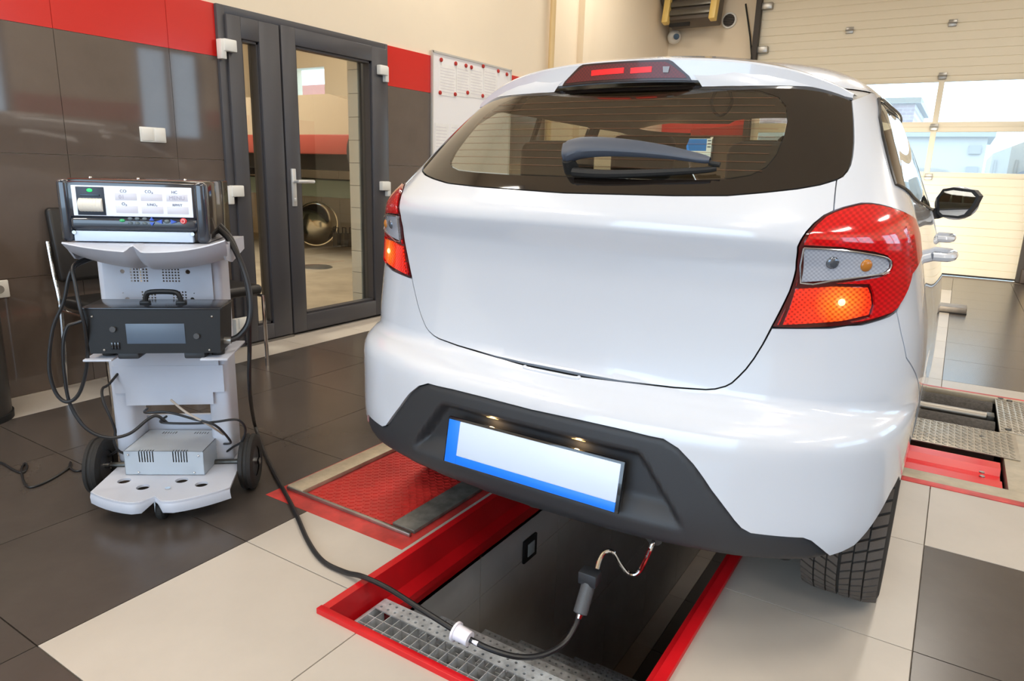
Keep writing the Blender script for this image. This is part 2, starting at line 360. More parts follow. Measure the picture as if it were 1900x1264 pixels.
# ---- light switch and socket
o = thing('light_switch', 'white double rocker light switch on the dark tiled wall', 'light switch', (WX, 2.294, 1.302))
b = MB(); b.box(0, .01, -.074, .074, -.04, .04, .004); b.build('switch_plate', white_plastic, o)
for s in (-1, 1): b = MB(); b.box(.009, .014, s*.036-.031, s*.036+.031, -.033, .033, .003); b.build('rocker', white_plastic, o)
o = thing('wall_socket', 'white single power socket on the dark tiles beside the bin', 'socket', (WX, 1.455, .545))
b = MB(); b.box(0, .012, -.042, .042, -.042, .042, .005); b.build('socket_plate', white_plastic, o)
b = MB(); b.frustum((.0125, 0, 0), (.0135, 0, 0), .02, seg=20); b.build('socket_well', M('socket_grey', '#8d8a84', .5), o)
# ---- whiteboard with papers and magnets
wb = thing('whiteboard', 'large white notice board with thin grey rim on the red and dark tiled wall', 'notice board', (WX+.003, 5.315, .9))
b = MB(); b.box(0, .012, -.585, .585, 0, 1.19); b.build('board', M('board_white', '#f4f2f3', .3), wb, smooth=0)
b = MB()
for q in ((-.595, .595, 1.185, 1.2), (-.595, .595, -.012, .003), (-.6, -.585, -.012, 1.2), (.585, .6, -.012, 1.2)): b.box(0, .02, *q)
b.build('rim', M('board_rim', '#cfcdc8', .4, .4), wb, smooth=0)
BX = WX+.0165
PAP = [((815, 117), (846, 181), 'paper sheet pinned at the start of the upper row on the notice board'), ((847, 120), (871, 182), 'second paper sheet pinned in the upper row on the notice board'), ((872, 123), (896, 184), 'third paper sheet pinned in the upper row on the notice board'),
       ((898, 126), (922, 186), 'fourth paper sheet pinned in the upper row on the notice board'), ((807, 228), (832, 292), 'lower paper sheet under the upper row of the notice board'), ((836, 230), (862, 292), 'paper sheet beside the lower sheet on the notice board')]
for p, q, lb in PAP:
    a, c = on_x(*p, BX), on_x(*q, BX); b = MB(); b.box(BX-.001, BX+.001, a[1], c[1], c[2], a[2]); o = b.build('paper_sheet', paper, smooth=0); tag(o, lb, 'paper', 'papers on the notice board')
    b = MB()
    for k in range(9):
        z = a[2]-.03-(a[2]-c[2]-.06)*k/8; b.box(BX+.001, BX+.0016, a[1]+.015, c[1]-.015-.03*random.random(), z-.003, z+.003)
    t = b.build('print_lines', M('board_print', '#e0dcdf', .8), o, smooth=0)
mag = None
for p in ((818, 111), (845, 118), (864, 122), (874, 125), (896, 123), (924, 132), (940, 138), (816, 172), (844, 175), (867, 172), (895, 178)):
    c = on_x(*p, BX)
    if mag is None:
        b = MB(); b.lathe([(.0001, .012), (.012, .012), (.016, .009), (.017, 0), (.0001, 0)], 20, roty(90)); mag = b.build('magnet', M('magnet_red', '#b3261c', .35)); o = mag
    else: o = mag.copy(); COL.objects.link(o)
    o.location = (BX+.001, c[1], c[2]); tag(o, 'round red magnet holding papers on the notice board', 'magnet', 'red magnets on the notice board')
# ---- sectional garage door in the far wall
d2 = struct(bpy.data.objects.new('door_2', None)); COL.objects.link(d2); d2.location = ((GX0+GX1)/2, FY, 0)
Lg = Vector((-(GX0+GX1)/2, -FY, 0))
gar = M('garage_panel', '#ece3cd', .5)
SH = .62; YD = FY+.04
def ribbed(z0, SH):
    pts = []; n = 6
    for k in range(n+1):
        z = z0+SH*k/n
        if 0 < k < n: pts += [(0, z-.006), (.006, z-.002), (.006, z+.002), (0, z+.006)]
        else: pts += ([(.008, z), (.0, z+.006)] if k == 0 else [(.0, z-.006), (.008, z)])
    out = pts+[(.04, pts[-1][1]), (.04, pts[0][1])]
    b = MB(); b.prism(out, GX0, GX1, T=Matrix(((0, 0, 1, 0), (1, 0, 0, YD-.04), (0, 1, 0, 0), (0, 0, 0, 1)))); return b
colx = [(GX0+.12, -1.62), (-1.555, -.461), (-.396, GX1-.12)]
gate_z = [0, .625, 1.25, 1.87, 2.49, 3.11]
for k, z0 in enumerate(gate_z):
    if k in (2, 3):
        b = MB(); zo = (1.312, 1.81) if k == 2 else (1.935, 2.42)
        z1 = z0+.62
        for q in ((GX0, colx[0][0]), (colx[0][1], colx[1][0]), (colx[1][1], colx[2][0]), (colx[2][1], GX1)): b.box(*q, YD-.04, YD, z0, z1, .004)
        for q in colx: b.box(q[0]-.001, q[1]+.001, YD-.04, YD, z0, zo[0], .004); b.box(q[0]-.001, q[1]+.001, YD-.04, YD, zo[1], z1, .004)
        s = b.build('door_section', gar, d2, loc=Lg)
        for q in colx: t = MB(); t.box(q[0]-.005, q[1]+.005, YD-.022, YD-.018, zo[0]-.005, zo[1]+.005); t.build('pane', pane, s, smooth=0)
    else: s = ribbed(z0, [.625, .625, 0, 0, .62, .63][k]).build('door_section', gar, d2, loc=Lg, smooth=20)
for x, z in ((-1.586, 3.11), (-.417, 3.11), (-.43, 2.49), (-.43, 1.87), (-.40, 1.25), (-1.586, 2.49)):
    b = MB(); b.box(x-.045, x+.045, YD-.062, YD-.038, z-.04, z+.04, .004); b.frustum((x-.05, YD-.066, z), (x+.05, YD-.066, z), .01, seg=10); b.build('hinge', steel, d2, loc=Lg)
b = MB(); b.box(GX0-.07, GX0+.0, YD-.15, YD-.05, 0, GZ); b.build('guide_track', M('track_dark', '#3c3733', .5, .4), d2, loc=Lg, smooth=0)
b = MB(); b.box(GX1, GX1+.08, YD-.15, YD-.05, 0, GZ); b.build('guide_track', M('track_dark', '#3c3733'), d2, loc=Lg, smooth=0)
for z in (3.5, 2.93): b = MB(); b.box(GX0-.03, GX0+.14, YD-.11, YD-.03, z-.045, z+.045, .01); b.build('roller_bracket', steel, d2, loc=Lg)
b = MB(); b.box(GX0, GX1, YD-.06, YD, 0, .02); b.build('bottom_seal', rubber, d2, loc=Lg, smooth=0)
b = MB(); b.tube([(-2.98, FY-.06, 3.55), (-2.74, FY-.12, 2.5), (-2.72, FY-.12, 1.2)], .012, 6, 2); tag(b.build('door_chain_rod', matt_black), 'thin dark slanting rod beside the garage door track', 'rod')
o = thing('door_guard_post', 'cream bollard with dark foot beside the closed garage door', 'post', (.86, FY-.12, 0))
b = MB(); b.box(-.09, .1, -.1, .1, 0, .17, .01); b.build('foot', M('post_foot', '#4a403a', .6), o)
b = MB(); b.box(-.04, .06, -.05, .05, .17, 1.1, .008); b.build('post', cream, o)
b = MB(); b.box(-.035, .0, -.054, -.05, .25, .42); b.build('warning_sticker', M('yellow', '#e0b81c', .5), o, smooth=0)
# ---- heater, camera, vent on the far wall
ht = thing('unit_heater', 'wall mounted warm air heater with dark louvres and yellow side cheeks', 'heater', (-3.62, 10.25, 3.27))
T = rotx(-12)
b = MB(); b.box(-.36, .36, -.02, .3, .05, .95, .02, T=T); b.build('casing', M('heater_casing', '#5a5148', .5), ht)
for k in range(7): b = MB(); b.box(-.29, .29, -.07, -.02, .1+k*.115, .13+k*.115+.04, .006, T=T @ Matrix.Translation((0, 0, 0))); b.build('louvre', M('louvre_grey', '#6d6a63', .35, .5), ht)
for s in (-1, 1): b = MB(); b.box(s*.34-.045, s*.34+.045, -.1, .02, 0, .97, .012, T=T); b.build('side_cheek', M('heater_yellow', '#f0cf7a', .4), ht)
b = MB(); b.box(-.3, .0, .0, .03, -.03, .02, T=T); b.build('bracket', matt_black, ht)
b = MB(); b.tube([(-.42, .1, 1.0), (-.5, .0, .7), (-.44, .05, .35), (-.3, .2, .1)], .03, 8); b.build('hose', M('hose_dark', '#4a443e', .6), ht)
b = MB(); b.frustum((-.0, .28, .6), (0, .47, .6), .05); b.build('wall_mount', steel, ht)
c = on_y(1251, 69, FY-.1)
o = thing('security_camera', 'small white dome security camera in the room corner below the heater', 'camera', tuple(c))
b = MB(); b.ball((0, 0, 0), .1, seg=20); b.build('housing', white_plastic, o); b = MB(); b.frustum((.045, -.06, -.005), (.07, -.095, -.012), .042, seg=20); b.build('lens', gloss_black, o); b = MB(); b.frustum((-.02, .02, 0), (-.02, .08, .02), .05); b.build('mount', white_plastic, o)
c = on_y(1353, 38, FY-.01)
o = thing('wall_vent', 'round dark grille vent with white ring beside the heater', 'vent', tuple(c))
b = MB(); b.lathe([(.085, 0), (.085, .02), (.105, .02), (.11, 0)], 32, rotx(90)); b.build('ring', white_plastic, o)
b = MB(); b.frustum((0, 0, 0), (0, -.008, 0), .086, seg=32); b.build('backing', matt_black, o)
for k in range(7): b = MB(); zz = -.066+k*.022; w = math.sqrt(.084**2-zz**2); b.box(-w, w, -.016, -.008, zz-.004, zz+.004); b.build('slat', M('vent_slat', '#6b625a', .5), o, smooth=0)
# ---- monitor on far wall
mo = thing('monitor', 'flat monitor with bright blue program window hung on the far wall', 'monitor', (-3.56, FY-.012, 1.57))
b = MB(); b.box(-.31, .31, -.05, 0, -.18, .18, .008); b.build('casing', gloss_black, mo)
def screen(x0, x1, z0, z1, col, es, nm, y=-.0515):
    b = MB(); b.box(x0, x1, y, y+.001, z0, z1); b.build(nm, M('screen_'+nm+col, col, .5, emit=col, es=es), mo, smooth=0)
screen(-.285, .285, -.15, .15, '#dff2fb', 1.0, 'screen'); screen(-.28, .21, -.03, .145, '#0f7fe0', .9, 'window', -.053)
for k in range(3): screen(.225, .275, .11-k*.045, .13-k*.045, '#55708c', .6, 'button', -.053); screen(-.26, .19, .1-k*.045, .103-k*.045, '#0a58b0', .6, 'row', -.054)
screen(-.28, .28, -.085, -.08, '#8fb8d0', .7, 'bar', -.053); screen(.15, .28, -.135, -.12, '#3b86c8', .8, 'status', -.053)
# ---- outside buildings
def outbox(name, label, x0, x1, y0, y1, h, mat, extra=None):
    o = thing(name, label, 'building', ((x0+x1)/2, y0, 0)); Lo = Vector((-(x0+x1)/2, -y0, 0))
    b = MB(); b.box(x0, x1, y0, y1, -.1, h); b.build('wall', mat, o, loc=Lo, smooth=0)
    b = MB(); b.box(x0-.15, x1+.15, y0-.15, y1+.15, h, h+.18); b.build('cornice', M('cornice_blue', '#9d9890', .7), o, loc=Lo, smooth=0)
    return o, Lo
bk = M('pale_brick', '#8f8a92', .85)
nt = bk.node_tree; bt = nt.nodes.new('ShaderNodeTexBrick'); bt.inputs['Color1'].default_value = (*lin('#a48e8c'), 1); bt.inputs['Color2'].default_value = (*lin('#8c7877'), 1); bt.inputs['Mortar'].default_value = (*lin('#b4a9a4'), 1); bt.inputs['Scale'].default_value = 2.2
mp = nt.nodes.new('ShaderNodeMapping'); mp.inputs['Rotation'].default_value = (math.pi/2, 0, 0); tc = nt.nodes.new('ShaderNodeTexCoord'); nt.links.new(tc.outputs['Object'], mp.inputs[0]); nt.links.new(mp.outputs[0], bt.inputs['Vector']); nt.links.new(bt.outputs[0], nt.nodes['Principled BSDF'].inputs['Base Color'])
c = on_y(1701, 180, 27); outbox('brick_building', 'tall pale brick building with blue cornice beyond the garage door', c[0]-9, c[0], 27, 33, c[2]-.2, bk)
c = on_y(1836, 243, 21); pw = M('pale_render', '#b8b0a8', .8)
o, Lo = outbox('rendered_building', 'long low building with plain pale rendered wall seen through the door windows', -7, c[0], 21, 25, 2.3, pw)
for k in range(4): b = MB(); b.box(c[0]-.35, c[0]-.1, 20.93, 21, .4+k*.5, .6+k*.5); b.build('quoin', M('quoin', '#9c958e', .8), o, loc=Lo, smooth=0)
c = on_y(1842, 285, 15); sh = thing('shed', 'pale corrugated shed with pitched roof seen through the door window', 'shed', (c[0]+1.5, 15, 0))
b = MB(); b.prism([(-1.5, -.1), (2.5, -.1), (2.5, 3.0), (1.2, 3.0), (-1.5, c[2])], 0, 4, T=rotx(90) @ Matrix.Diagonal((1, 1, -1, 1))); b.build('wall', M('shed_wall', '#aaa49e', .7), sh, smooth=0)
b = MB(); b.box(-1.7, 1.4, -.2, 4, 0, .08, T=Matrix.Translation((0, 0, c[2]+.12)) @ roty(-math.degrees(math.atan2(3.0-c[2], 2.7)))); b.build('roof', M('shed_roof', '#80838b', .6), sh, smooth=0)
for k in range(9): b = MB(); b.box(-1.45+k*.3, -1.42+k*.3, -.02, 0, -.1, c[2]-.1+.0*k); b.build('rib', M('shed_rib', '#9a948e', .7), sh, smooth=0)
tree = thing('bare_tree', 'bare winter tree outside, mirrored in the dark wall tiles', 'tree', (8.6, 13.4, -.1))
def limb(b, p, d, l, r, n):
    q = p+d*l; b.tube([p, p+d*l*.5+Vector((random.uniform(-.05, .05), random.uniform(-.05, .05), 0))*l, q], lambda t: r*(1-.4*t), 5, 2)
    if n:
        for _ in range(3 if n > 1 else 4):
            e = (d+Vector((random.uniform(-.8, .8), random.uniform(-.8, .8), random.uniform(-.15, .5)))).normalized(); limb(b, q-d*l*random.uniform(0, .35), e, l*random.uniform(.6, .85), r*.58, n-1)
b = MB(); b.tube([(0, 0, 0), (.05, 0, .9), (0, .03, 1.8)], lambda t: .2-.05*t, 8, 3); bark = M('bark', '#4b4440', .9); b.build('trunk', bark, tree)
for k in range(5):
    b = MB(); a = k*1.26; limb(b, Vector((0, .03, 1.7)), Vector((math.cos(a)*.55, math.sin(a)*.55, .8)).normalized(), 1.1, .1, 4); b.build('branch', bark, tree)
# ---- neighbouring workshop behind the glazed door
w0 = on_y(541, 128, 7.8); w1 = on_y(604, 208, 7.8)
nb = struct(wall('wall_neighbour', [(-12.2, -12, 0.4, 8, -.2, 3.8), (-12, w0[0], 7.8, 8, -.2, 3.8), (w1[0], -4.02, 7.8, 8, -.2, 3.8), (w0[0], w1[0], 7.8, 8, -.2, w1[2]), (w0[0], w1[0], 7.8, 8, w0[2], 3.8), (-12, -4.02, .2, .4, -.2, 3.8)], cream))
wall('floor_neighbour', [(-12, -4.02, .4, 7.8, -.2, 0)], concrete); wall('ceiling_neighbour', [(-12.2, -4.02, .2, 8, 3.8, 3.95)], cream)
for i in range(13):
    for j in range(8): wtile(nb, tile_white, -9.3+i*.4+.003, -9.3+(i+1)*.4-.003, 7.788, 7.8, j*.22+.003, (j+1)*.22-.003)
jb = wall('trim_3', [(-4.06, -3.955, 4.03, 4.2, 0, 2.05)], grout)
for j in range(12): wtile(jb, tile_white, -4.06, -3.956, 4.018, 4.03, j*.17+.002, (j+1)*.17-.002)
o = thing('ceiling_light', 'ceiling panel light of the neighbouring workshop behind the glazed door', 'ceiling light', (-7, 4, 3.8))
b = MB(); b.box(-.8, .8, -.8, .8, -.05, 0); b.build('tray', white_plastic, o, smooth=0); b = MB(); b.box(-.75, .75, -.75, .75, -.056, -.05); b.build('diffuser_offscreen', lamp_diff, o, smooth=0)
ld = bpy.data.lights.new('neighbour_ceiling_panel_offscreen', 'AREA'); ld.size = 1.5; ld.energy = 190; ld.color = (1, .9, .76); lo = bpy.data.objects.new('neighbour_ceiling_panel_offscreen', ld); COL.objects.link(lo); lo.parent = o; lo.location = (0, 0, -.07)
# window of that room
o = thing('workshop_window', 'bright window with pale red roofs in the neighbouring workshop', 'window', (w0[0], 7.9, w1[2]))
b = MB(); b.box(0, w1[0]-w0[0], -.003, .003, 0, w0[2]-w1[2]); b.build('pane', pane, o, smooth=0)
ev, rg = on_y(572, 200, 16.), on_y(572, 158, 19.)
o = thing('red_roofed_house', 'house with pale red roof outside the neighbouring workshop window', 'house', (ev[0], 16.2, -.1))
b = MB(); b.box(-7, 7, 0, 5.6, 0, ev[2]+.1); b.build('wall', M('house_wall', '#b3aaa0', .8), o, smooth=0)
b = MB(); b.prism([(-.2, ev[2]+.1), (2.8, rg[2]+.1), (5.8, ev[2]+.1)], -7.2, 7.2, T=Matrix(((0, 0, 1, 0), (1, 0, 0, 0), (0, 1, 0, 0), (0, 0, 0, 1)))); b.build('roof', M('house_roof', '#a85f48', .8, mottle=(2, .08)), o, smooth=0)
# vehicle lift with raised van
lift = thing('vehicle_lift', 'grey green steel lift beam standing in the neighbouring workshop', 'lift', (-7.0, 6.6, 0))
z_ = on_x(640, 352, -6.7)[2]
b = MB(); b.box(-4, 2.5, -.25, .25, z_-.1, z_+.12, .02); b.build('platform', M('lift_green', '#7c8f86', .45), lift)
for x in (-3, -1.2): b = MB(); b.box(x, x+.2, -.1, .1, 0, z_-.1); b.build('post', M('lift_green'), lift, smooth=0)
cr = thing('raised_van', 'dark van body raised on the lift behind the glazed door', 'van', (-7.0, 6.6, z_+.12))
b = MB(); b.prism([(-3.6, .35), (2.4, .35), (2.6, .5), (2.5, .7), (1.6, .78), (.9, .95), (-3.6, .95)], -.85, .85, T=rotx(90)); b.build('body', M('van_beige', '#b7a58f', .35, coat=.4), cr, smooth=0)
b = MB(); b.box(-3.6, 2.45, -.86, .86, .3, .52, .02); b.build('sill', M('van_red', '#a04a40', .35), cr)
b = MB(); b.box(-3.3, 2.2, -.7, .7, .12, .36, .03); b.build('underbody', matt_black, cr)
for x in (-2.6, 1.5):
    for y in (-.8, .8): b = MB(); b.lathe([(.15, -.1), (.3, -.1), (.33, -.06), (.33, .06), (.3, .1), (.15, .1)], 24, Matrix.Translation((x, y, .33)) @ rotx(90)); b.build('wheel', rubber, cr)
c = on_z(588, 456, 0.0); sz = .62
dm = thing('steel_dish', 'large shiny round steel dish leaning in the neighbouring workshop', 'dish', (c[0], c[1], 0))
b = MB(); b.lathe([(.001, .18), (.12, .165), (.22, .12), (.29, .04), (.31, 0), (.325, 0), (.325, -.02), (.3, -.02), (.2, .08), (.001, .14)], 40, Matrix.Translation((0, 0, .325)) @ rotz(30) @ rotx(80)); b.build('bowl', M('dish_steel', '#cfc9b8', .15, 1.0), dm)
for k in range(4):
    c = on_z(626+k*13.5, 458, 0); o = thing('canister', 'squat grey metal canister with wire handle beside the steel dish', 'canister', (c[0], c[1], 0), 0, 'canisters beside the steel dish')
    b = MB(); b.box(-.045, .045, -.05, .05, 0, .2, .012); b.build('body', M('canister', '#6a6357', .5, .4), o)
    b = MB(); b.tube([(-.035, 0, .19), (-.035, 0, .28), (.035, 0, .28), (.035, 0, .19)], .008, 6, 1); b.build('handle', matt_black, o)
o = b = MB(); c = on_z(585, 496, 0); b.lathe([(.001, .01), (.18, .012), (.2, 0), (.001, 0)], 28, Matrix.Translation((c[0], c[1], 0))); tag(b.build('drain_cover', steel), 'round steel drain cover in the concrete floor behind the glazed door', 'drain cover')
# ================================================================== CAR
CX = -.845
def pchip(xs, ys):
    xs = np.array(xs, float); ys = np.array(ys, float); h = np.diff(xs); d = np.diff(ys)/h; m = np.zeros_like(ys)
    for i in range(1, len(xs)-1):
        if d[i-1]*d[i] > 0:
            w1 = 2*h[i]+h[i-1]; w2 = h[i]+2*h[i-1]; m[i] = (w1+w2)/(w1/d[i-1]+w2/d[i])
    m[0] = d[0]; m[-1] = d[-1]
    def f(x):
        x = np.clip(np.asarray(x, float), xs[0], xs[-1]); i = np.clip(np.searchsorted(xs, x, side='right')-1, 0, len(h)-1)
        t = (x-xs[i])/h[i]; return (2*t**3-3*t**2+1)*ys[i]+(t**3-2*t**2+t)*h[i]*m[i]+(-2*t**3+3*t**2)*ys[i+1]+(t**3-t**2)*h[i]*m[i+1]
    return f
Yc = pchip([.18, .22, .245, .28, .33, .40, .50, .57, .60, .622, .64, .655, .67, .70, .80, .90, .98, 1.025, 1.05, 1.075, 1.12, 1.2, 1.3, 1.40, 1.46],
           [1.63, 1.58, 1.535, 1.485, 1.45, 1.443, 1.447, 1.453, 1.46, 1.478, 1.512, 1.553, 1.568, 1.573, 1.577, 1.574, 1.562, 1.541, 1.533, 1.541, 1.58, 1.665, 1.775, 1.893, 1.97])
Dr = pchip([.18, .5, .66, .9, 1.1, 1.2, 1.46], [.46, .50, .47, .48, .47, .46, .42])
Wd = pchip([.18, .25, .32, .40, .55, .70, .80, .90, 1.0, 1.08, 1.15, 1.25, 1.35, 1.42, 1.46], [.74, .785, .81, .825, .832, .834, .826, .807, .786, .764, .732, .692, .645, .60, .57])
Wf = pchip([.18, .3, .5, .7, .85, .95, 1.05, 1.2, 1.40, 1.46], [.76, .80, .82, .81, .79, .755, .735, .68, .585, .55])
Yf = pchip([.18, .30, .55, .68, .78, .86, .93, .98, 1.02, 1.1, 1.25, 1.40, 1.46], [5.20, 5.32, 5.36, 5.33, 5.22, 5.0, 4.70, 4.42, 4.33, 4.18, 3.92, 3.66, 3.5])
Df = pchip([.18, .7, .95, 1.05, 1.46], [.6, .6, .5, .42, .40])
BU = pchip([.18, .4, .6, .8, .95, 1.1, 1.46], [.02, .026, .02, .015, .025, .018, .02])
PW = pchip([.18, .6, .7, .95, 1.06, 1.12, 1.46], [3.0, 3.05, 3.5, 3.5, 3.1, 3.0, 3.0])
def quarter(th, w, d, p):
    s = np.sin(th); c = np.cos(th); r = ((s/w)**p+(np.abs(c)/d)**p)**(-1/p); return r*s, d-r*c
def S(u, z):
    u, z = np.broadcast_arrays(np.asarray(u, float), np.asarray(z, float)); a = np.abs(u); sg = np.where(u < 0, -1., 1.)
    yc = Yc(z); d = Dr(z); w = Wd(z); wf = Wf(z); yf = Yf(z); df = Df(z); p = PW(z)
    h1, y1 = quarter(np.clip(a, 0, 1)*np.pi/2, w, d, p)
    q = np.clip(a-1, 0, 1); ss = q*q*(3-2*q)
    h2 = w+(wf-w)*ss+BU(z)*np.sin(np.pi*q)**2; y2 = (yc+d)+q*((yf-df)-(yc+d))
    h3, y3 = quarter(np.clip(3-a, 0, 1)*np.pi/2, wf, df, 3.)
    h = np.where(a <= 1, h1, np.where(a <= 2, h2, h3)); y = np.where(a <= 1, yc+y1, np.where(a <= 2, y2, yf-y3))
    return np.stack([CX+sg*h, y, z], -1)
def SN(u, z):
    u = np.asarray(u, float); z = np.asarray(z, float); e = 1e-4
    n = np.cross(S(u+e, z)-S(u-e, z), S(u, z+e)-S(u, z-e)); return n/(np.linalg.norm(n, axis=-1, keepdims=True)+1e-12)
_UG, _ZG = np.meshgrid(np.linspace(-1.1, 1.9, 1200), np.linspace(.2, 1.44, 500)); _G = S(_UG, _ZG); _Q = _G-O
_zc = _Q @ FW; _PX = 950+FPX*(_Q @ RT)/_zc; _PY = 632-FPX*(_Q @ UP)/_zc; _bad = np.where((SN(_UG, _ZG)*_Q).sum(-1) < 0, 0, 1e9)
def px(x, y): i = np.unravel_index(((_PX-x)**2+(_PY-y)**2+_bad).argmin(), _PX.shape); return float(_UG[i]), float(_ZG[i])
_ut = np.linspace(0, 1, 600); _us = np.linspace(.2, 3, 2400)
def hz(h, z): g = S(_ut, z); return float(np.interp(abs(h), g[:, 0]-CX, _ut))*(1 if h >= 0 else -1), z
def yz(y, z): g = S(_us, z); return float(np.interp(y, g[:, 1], _us)), z
# metric parameter along the contour
_A = np.linspace(0, 3, 900); _AL = np.concatenate([[0], np.cumsum(np.linalg.norm(np.diff(S(_A, .8), axis=0), axis=1))])
def u2m(u): return math.copysign(float(np.interp(abs(u), _A, _AL)), u)
def m2u(m): return np.sign(m)*np.interp(np.abs(m), _AL, _A)
def area2(P): return .5*sum(P[i][0]*P[(i+1) % len(P)][1]-P[(i+1) % len(P)][0]*P[i][1] for i in range(len(P)))
def resample(P, step):
    out = []
    for i in range(len(P)):
        a = np.array(P[i]); c = np.array(P[(i+1) % len(P)]); n = max(1, int(np.ceil(np.linalg.norm(c-a)/step)))
        out += [tuple(a+(c-a)*k/n) for k in range(n)]
    return out
def shrink(P, d):
    if area2(P) < 0: P = P[::-1]
    n = len(P); out = []
    for i in range(n):
        a, b_, c = np.array(P[i-1]), np.array(P[i]), np.array(P[(i+1) % n])
        e1 = b_-a; e2 = c-b_; n1 = np.array([-e1[1], e1[0]])/(np.linalg.norm(e1)+1e-9); n2 = np.array([-e2[1], e2[0]])/(np.linalg.norm(e2)+1e-9)
        m = n1+n2; k = max(.35, float(m @ m)/2); out.append(tuple(b_+m/k*d/1.0 if np.linalg.norm(m) > .2 else b_+n1*d))
    if d != 0:
        A = np.array(out); k = edge_dist(P, A[:, 0], A[:, 1]) > .8*abs(d); out = [q for q, w in zip(out, k) if w]
    return out
def inside(P, X, Y):
    P = np.array(P); r = np.zeros(X.shape, bool); n = len(P); j = n-1
    for i in range(n):
        xi, yi = P[i]; xj, yj = P[j]
        with np.errstate(divide='ignore', invalid='ignore'): r ^= ((yi > Y) != (yj > Y)) & (X < (xj-xi)*(Y-yi)/(yj-yi)+xi)
        j = i
    return r
def edge_dist(P, X, Y):
    P = np.array(P); d = np.full(X.shape, 9.)
    for i in range(len(P)):
        a = P[i]; e = P[(i+1) % len(P)]-a; L2 = e @ e+1e-12; t = np.clip(((X-a[0])*e[0]+(Y-a[1])*e[1])/L2, 0, 1); d = np.minimum(d, np.hypot(X-a[0]-t*e[0], Y-a[1]-t*e[1]))
    return d
def panel(name, poly, mat, parent, gap=.0, off=0., wall=.014, step=.022, holes=(), offset_fn=None, surf=(S, SN), metric=True, mirror=False, roll=0.):
    cv = (lambda P: [(u2m(u), z) for u, z in P]) if metric else (lambda P: [tuple(p) for p in P])
    out = cv(poly); loops = [shrink(out, gap)]+[shrink(cv(h), -gap) for h in holes]
    loops = [resample(l, step) for l in loops]
    pts = []; edges = []
    for l in loops:
        s = len(pts); n = len(l); pts += l; edges += [(s+i, s+(i+1) % n) for i in range(n)]
    nb_ = len(pts); A0 = np.array(loops[0]); lo, hi = A0.min(0), A0.max(0)
    X, Y = np.meshgrid(np.arange(lo[0]+step*.5, hi[0], step), np.arange(lo[1]+step*.5, hi[1], step)); X = X+np.where(np.arange(X.shape[0]) % 2 == 0, 0, step/2)[:, None]
    X = X.ravel(); Y = Y.ravel(); k = inside(loops[0], X, Y) & (edge_dist(loops[0], X, Y) > step*.45)
    for h in loops[1:]: k &= ~inside(h, X, Y) & (edge_dist(h, X, Y) > step*.45)
    pts += list(zip(X[k], Y[k]))
    r = delaunay_2d_cdt([Vector(p) for p in pts], edges, [], 1, 1e-6)
    V = np.array([tuple(v) for v in r[0]]); F = np.array([tuple(f) for f in r[2]])
    c = V[F].mean(1); k = np.ones(len(F), bool)
    for h in loops[1:]: k &= ~inside(h, c[:, 0], c[:, 1])
    k &= inside(loops[0], c[:, 0], c[:, 1]); F = F[k]
    uu = m2u(V[:, 0]) if metric else V[:, 0]
    P3 = surf[0](uu, V[:, 1]); N3 = surf[1](uu, V[:, 1])
    o_ = np.full(len(V), off)
    if offset_fn is not None: o_ = o_+offset_fn(P3[:, 0]-CX, V[:, 1])
    if roll:
        d = np.full(len(V), 9.)
        for l in loops: d = np.minimum(d, edge_dist(l, V[:, 0], V[:, 1]))
        o_ = o_-roll*np.clip(1-d/(2*roll), 0, 1)**2
    Q = P3+N3*o_[:, None]
    tri = [tuple(int(i) for i in f) for f in F]
    # orient
    e1 = Q[F[:, 1]]-Q[F[:, 0]]; e2 = Q[F[:, 2]]-Q[F[:, 0]]; fl = (np.cross(e1, e2)*N3[F[:, 0]]).sum(1) < 0
    tri = [t[::-1] if w else t for t, w in zip(tri, fl)]
    cnt = {}
    for t in tri:
        for i in range(3):
            e = (t[i], t[(i+1) % 3]); cnt[e] = 1
    bd = [e for e in cnt if (e[1], e[0]) not in cnt]
    verts = [tuple(q) for q in Q]; nrm = [tuple(n) for n in N3]
    if offset_fn is not None or roll:
        acc = np.zeros_like(Q); TF = np.array(tri); fn = np.cross(Q[TF[:, 1]]-Q[TF[:, 0]], Q[TF[:, 2]]-Q[TF[:, 0]])
        for i in range(3): np.add.at(acc, TF[:, i], fn)
        nrm = [tuple(v) for v in acc/(np.linalg.norm(acc, axis=1, keepdims=True)+1e-12)]
    if wall:
        m = {}; W_ = {}
        for a, c_ in bd:
            w = np.cross(Q[c_]-Q[a], N3[a]); w = w/(np.linalg.norm(w)+1e-12)
            for i in (a, c_): W_.setdefault(i, np.zeros(3)); W_[i] = W_[i]+w
        for i, w in W_.items():
            w = w/(np.linalg.norm(w)+1e-9); m[i] = len(verts); verts += [tuple(Q[i]), tuple(Q[i]-N3[i]*wall)]; nrm += [tuple(w)]*2
        for a, c_ in bd: tri.append((m[c_], m[a], m[a]+1, m[c_]+1))
    if mirror:
        verts = [(2*CX-x, y, z) for x, y, z in verts]; nrm = [(-x, y, z) for x, y, z in nrm]; tri = [t[::-1] for t in tri]
    me = bpy.data.meshes.new(name); me.from_pydata(verts, [], tri); me.polygons.foreach_set('use_smooth', [True]*len(me.polygons)); me.update()
    me.normals_split_custom_set_from_vertices(nrm)
    o = link(name, me, mat, parent); o.location = tuple(-Vector(CARLOC)) if parent is car else (0, 0, 0)
    return o
CARLOC = (CX, 2.11, 0)
car = thing('hatchback_car', 'white five door hatchback standing over the red framed inspection pit', 'car', CARLOC)
CL = -Vector(CARLOC)
def cpart(b, name, mat, parent=None, smooth=35): return b.build(name, mat, parent or car, smooth, loc=CL if parent is None else None)
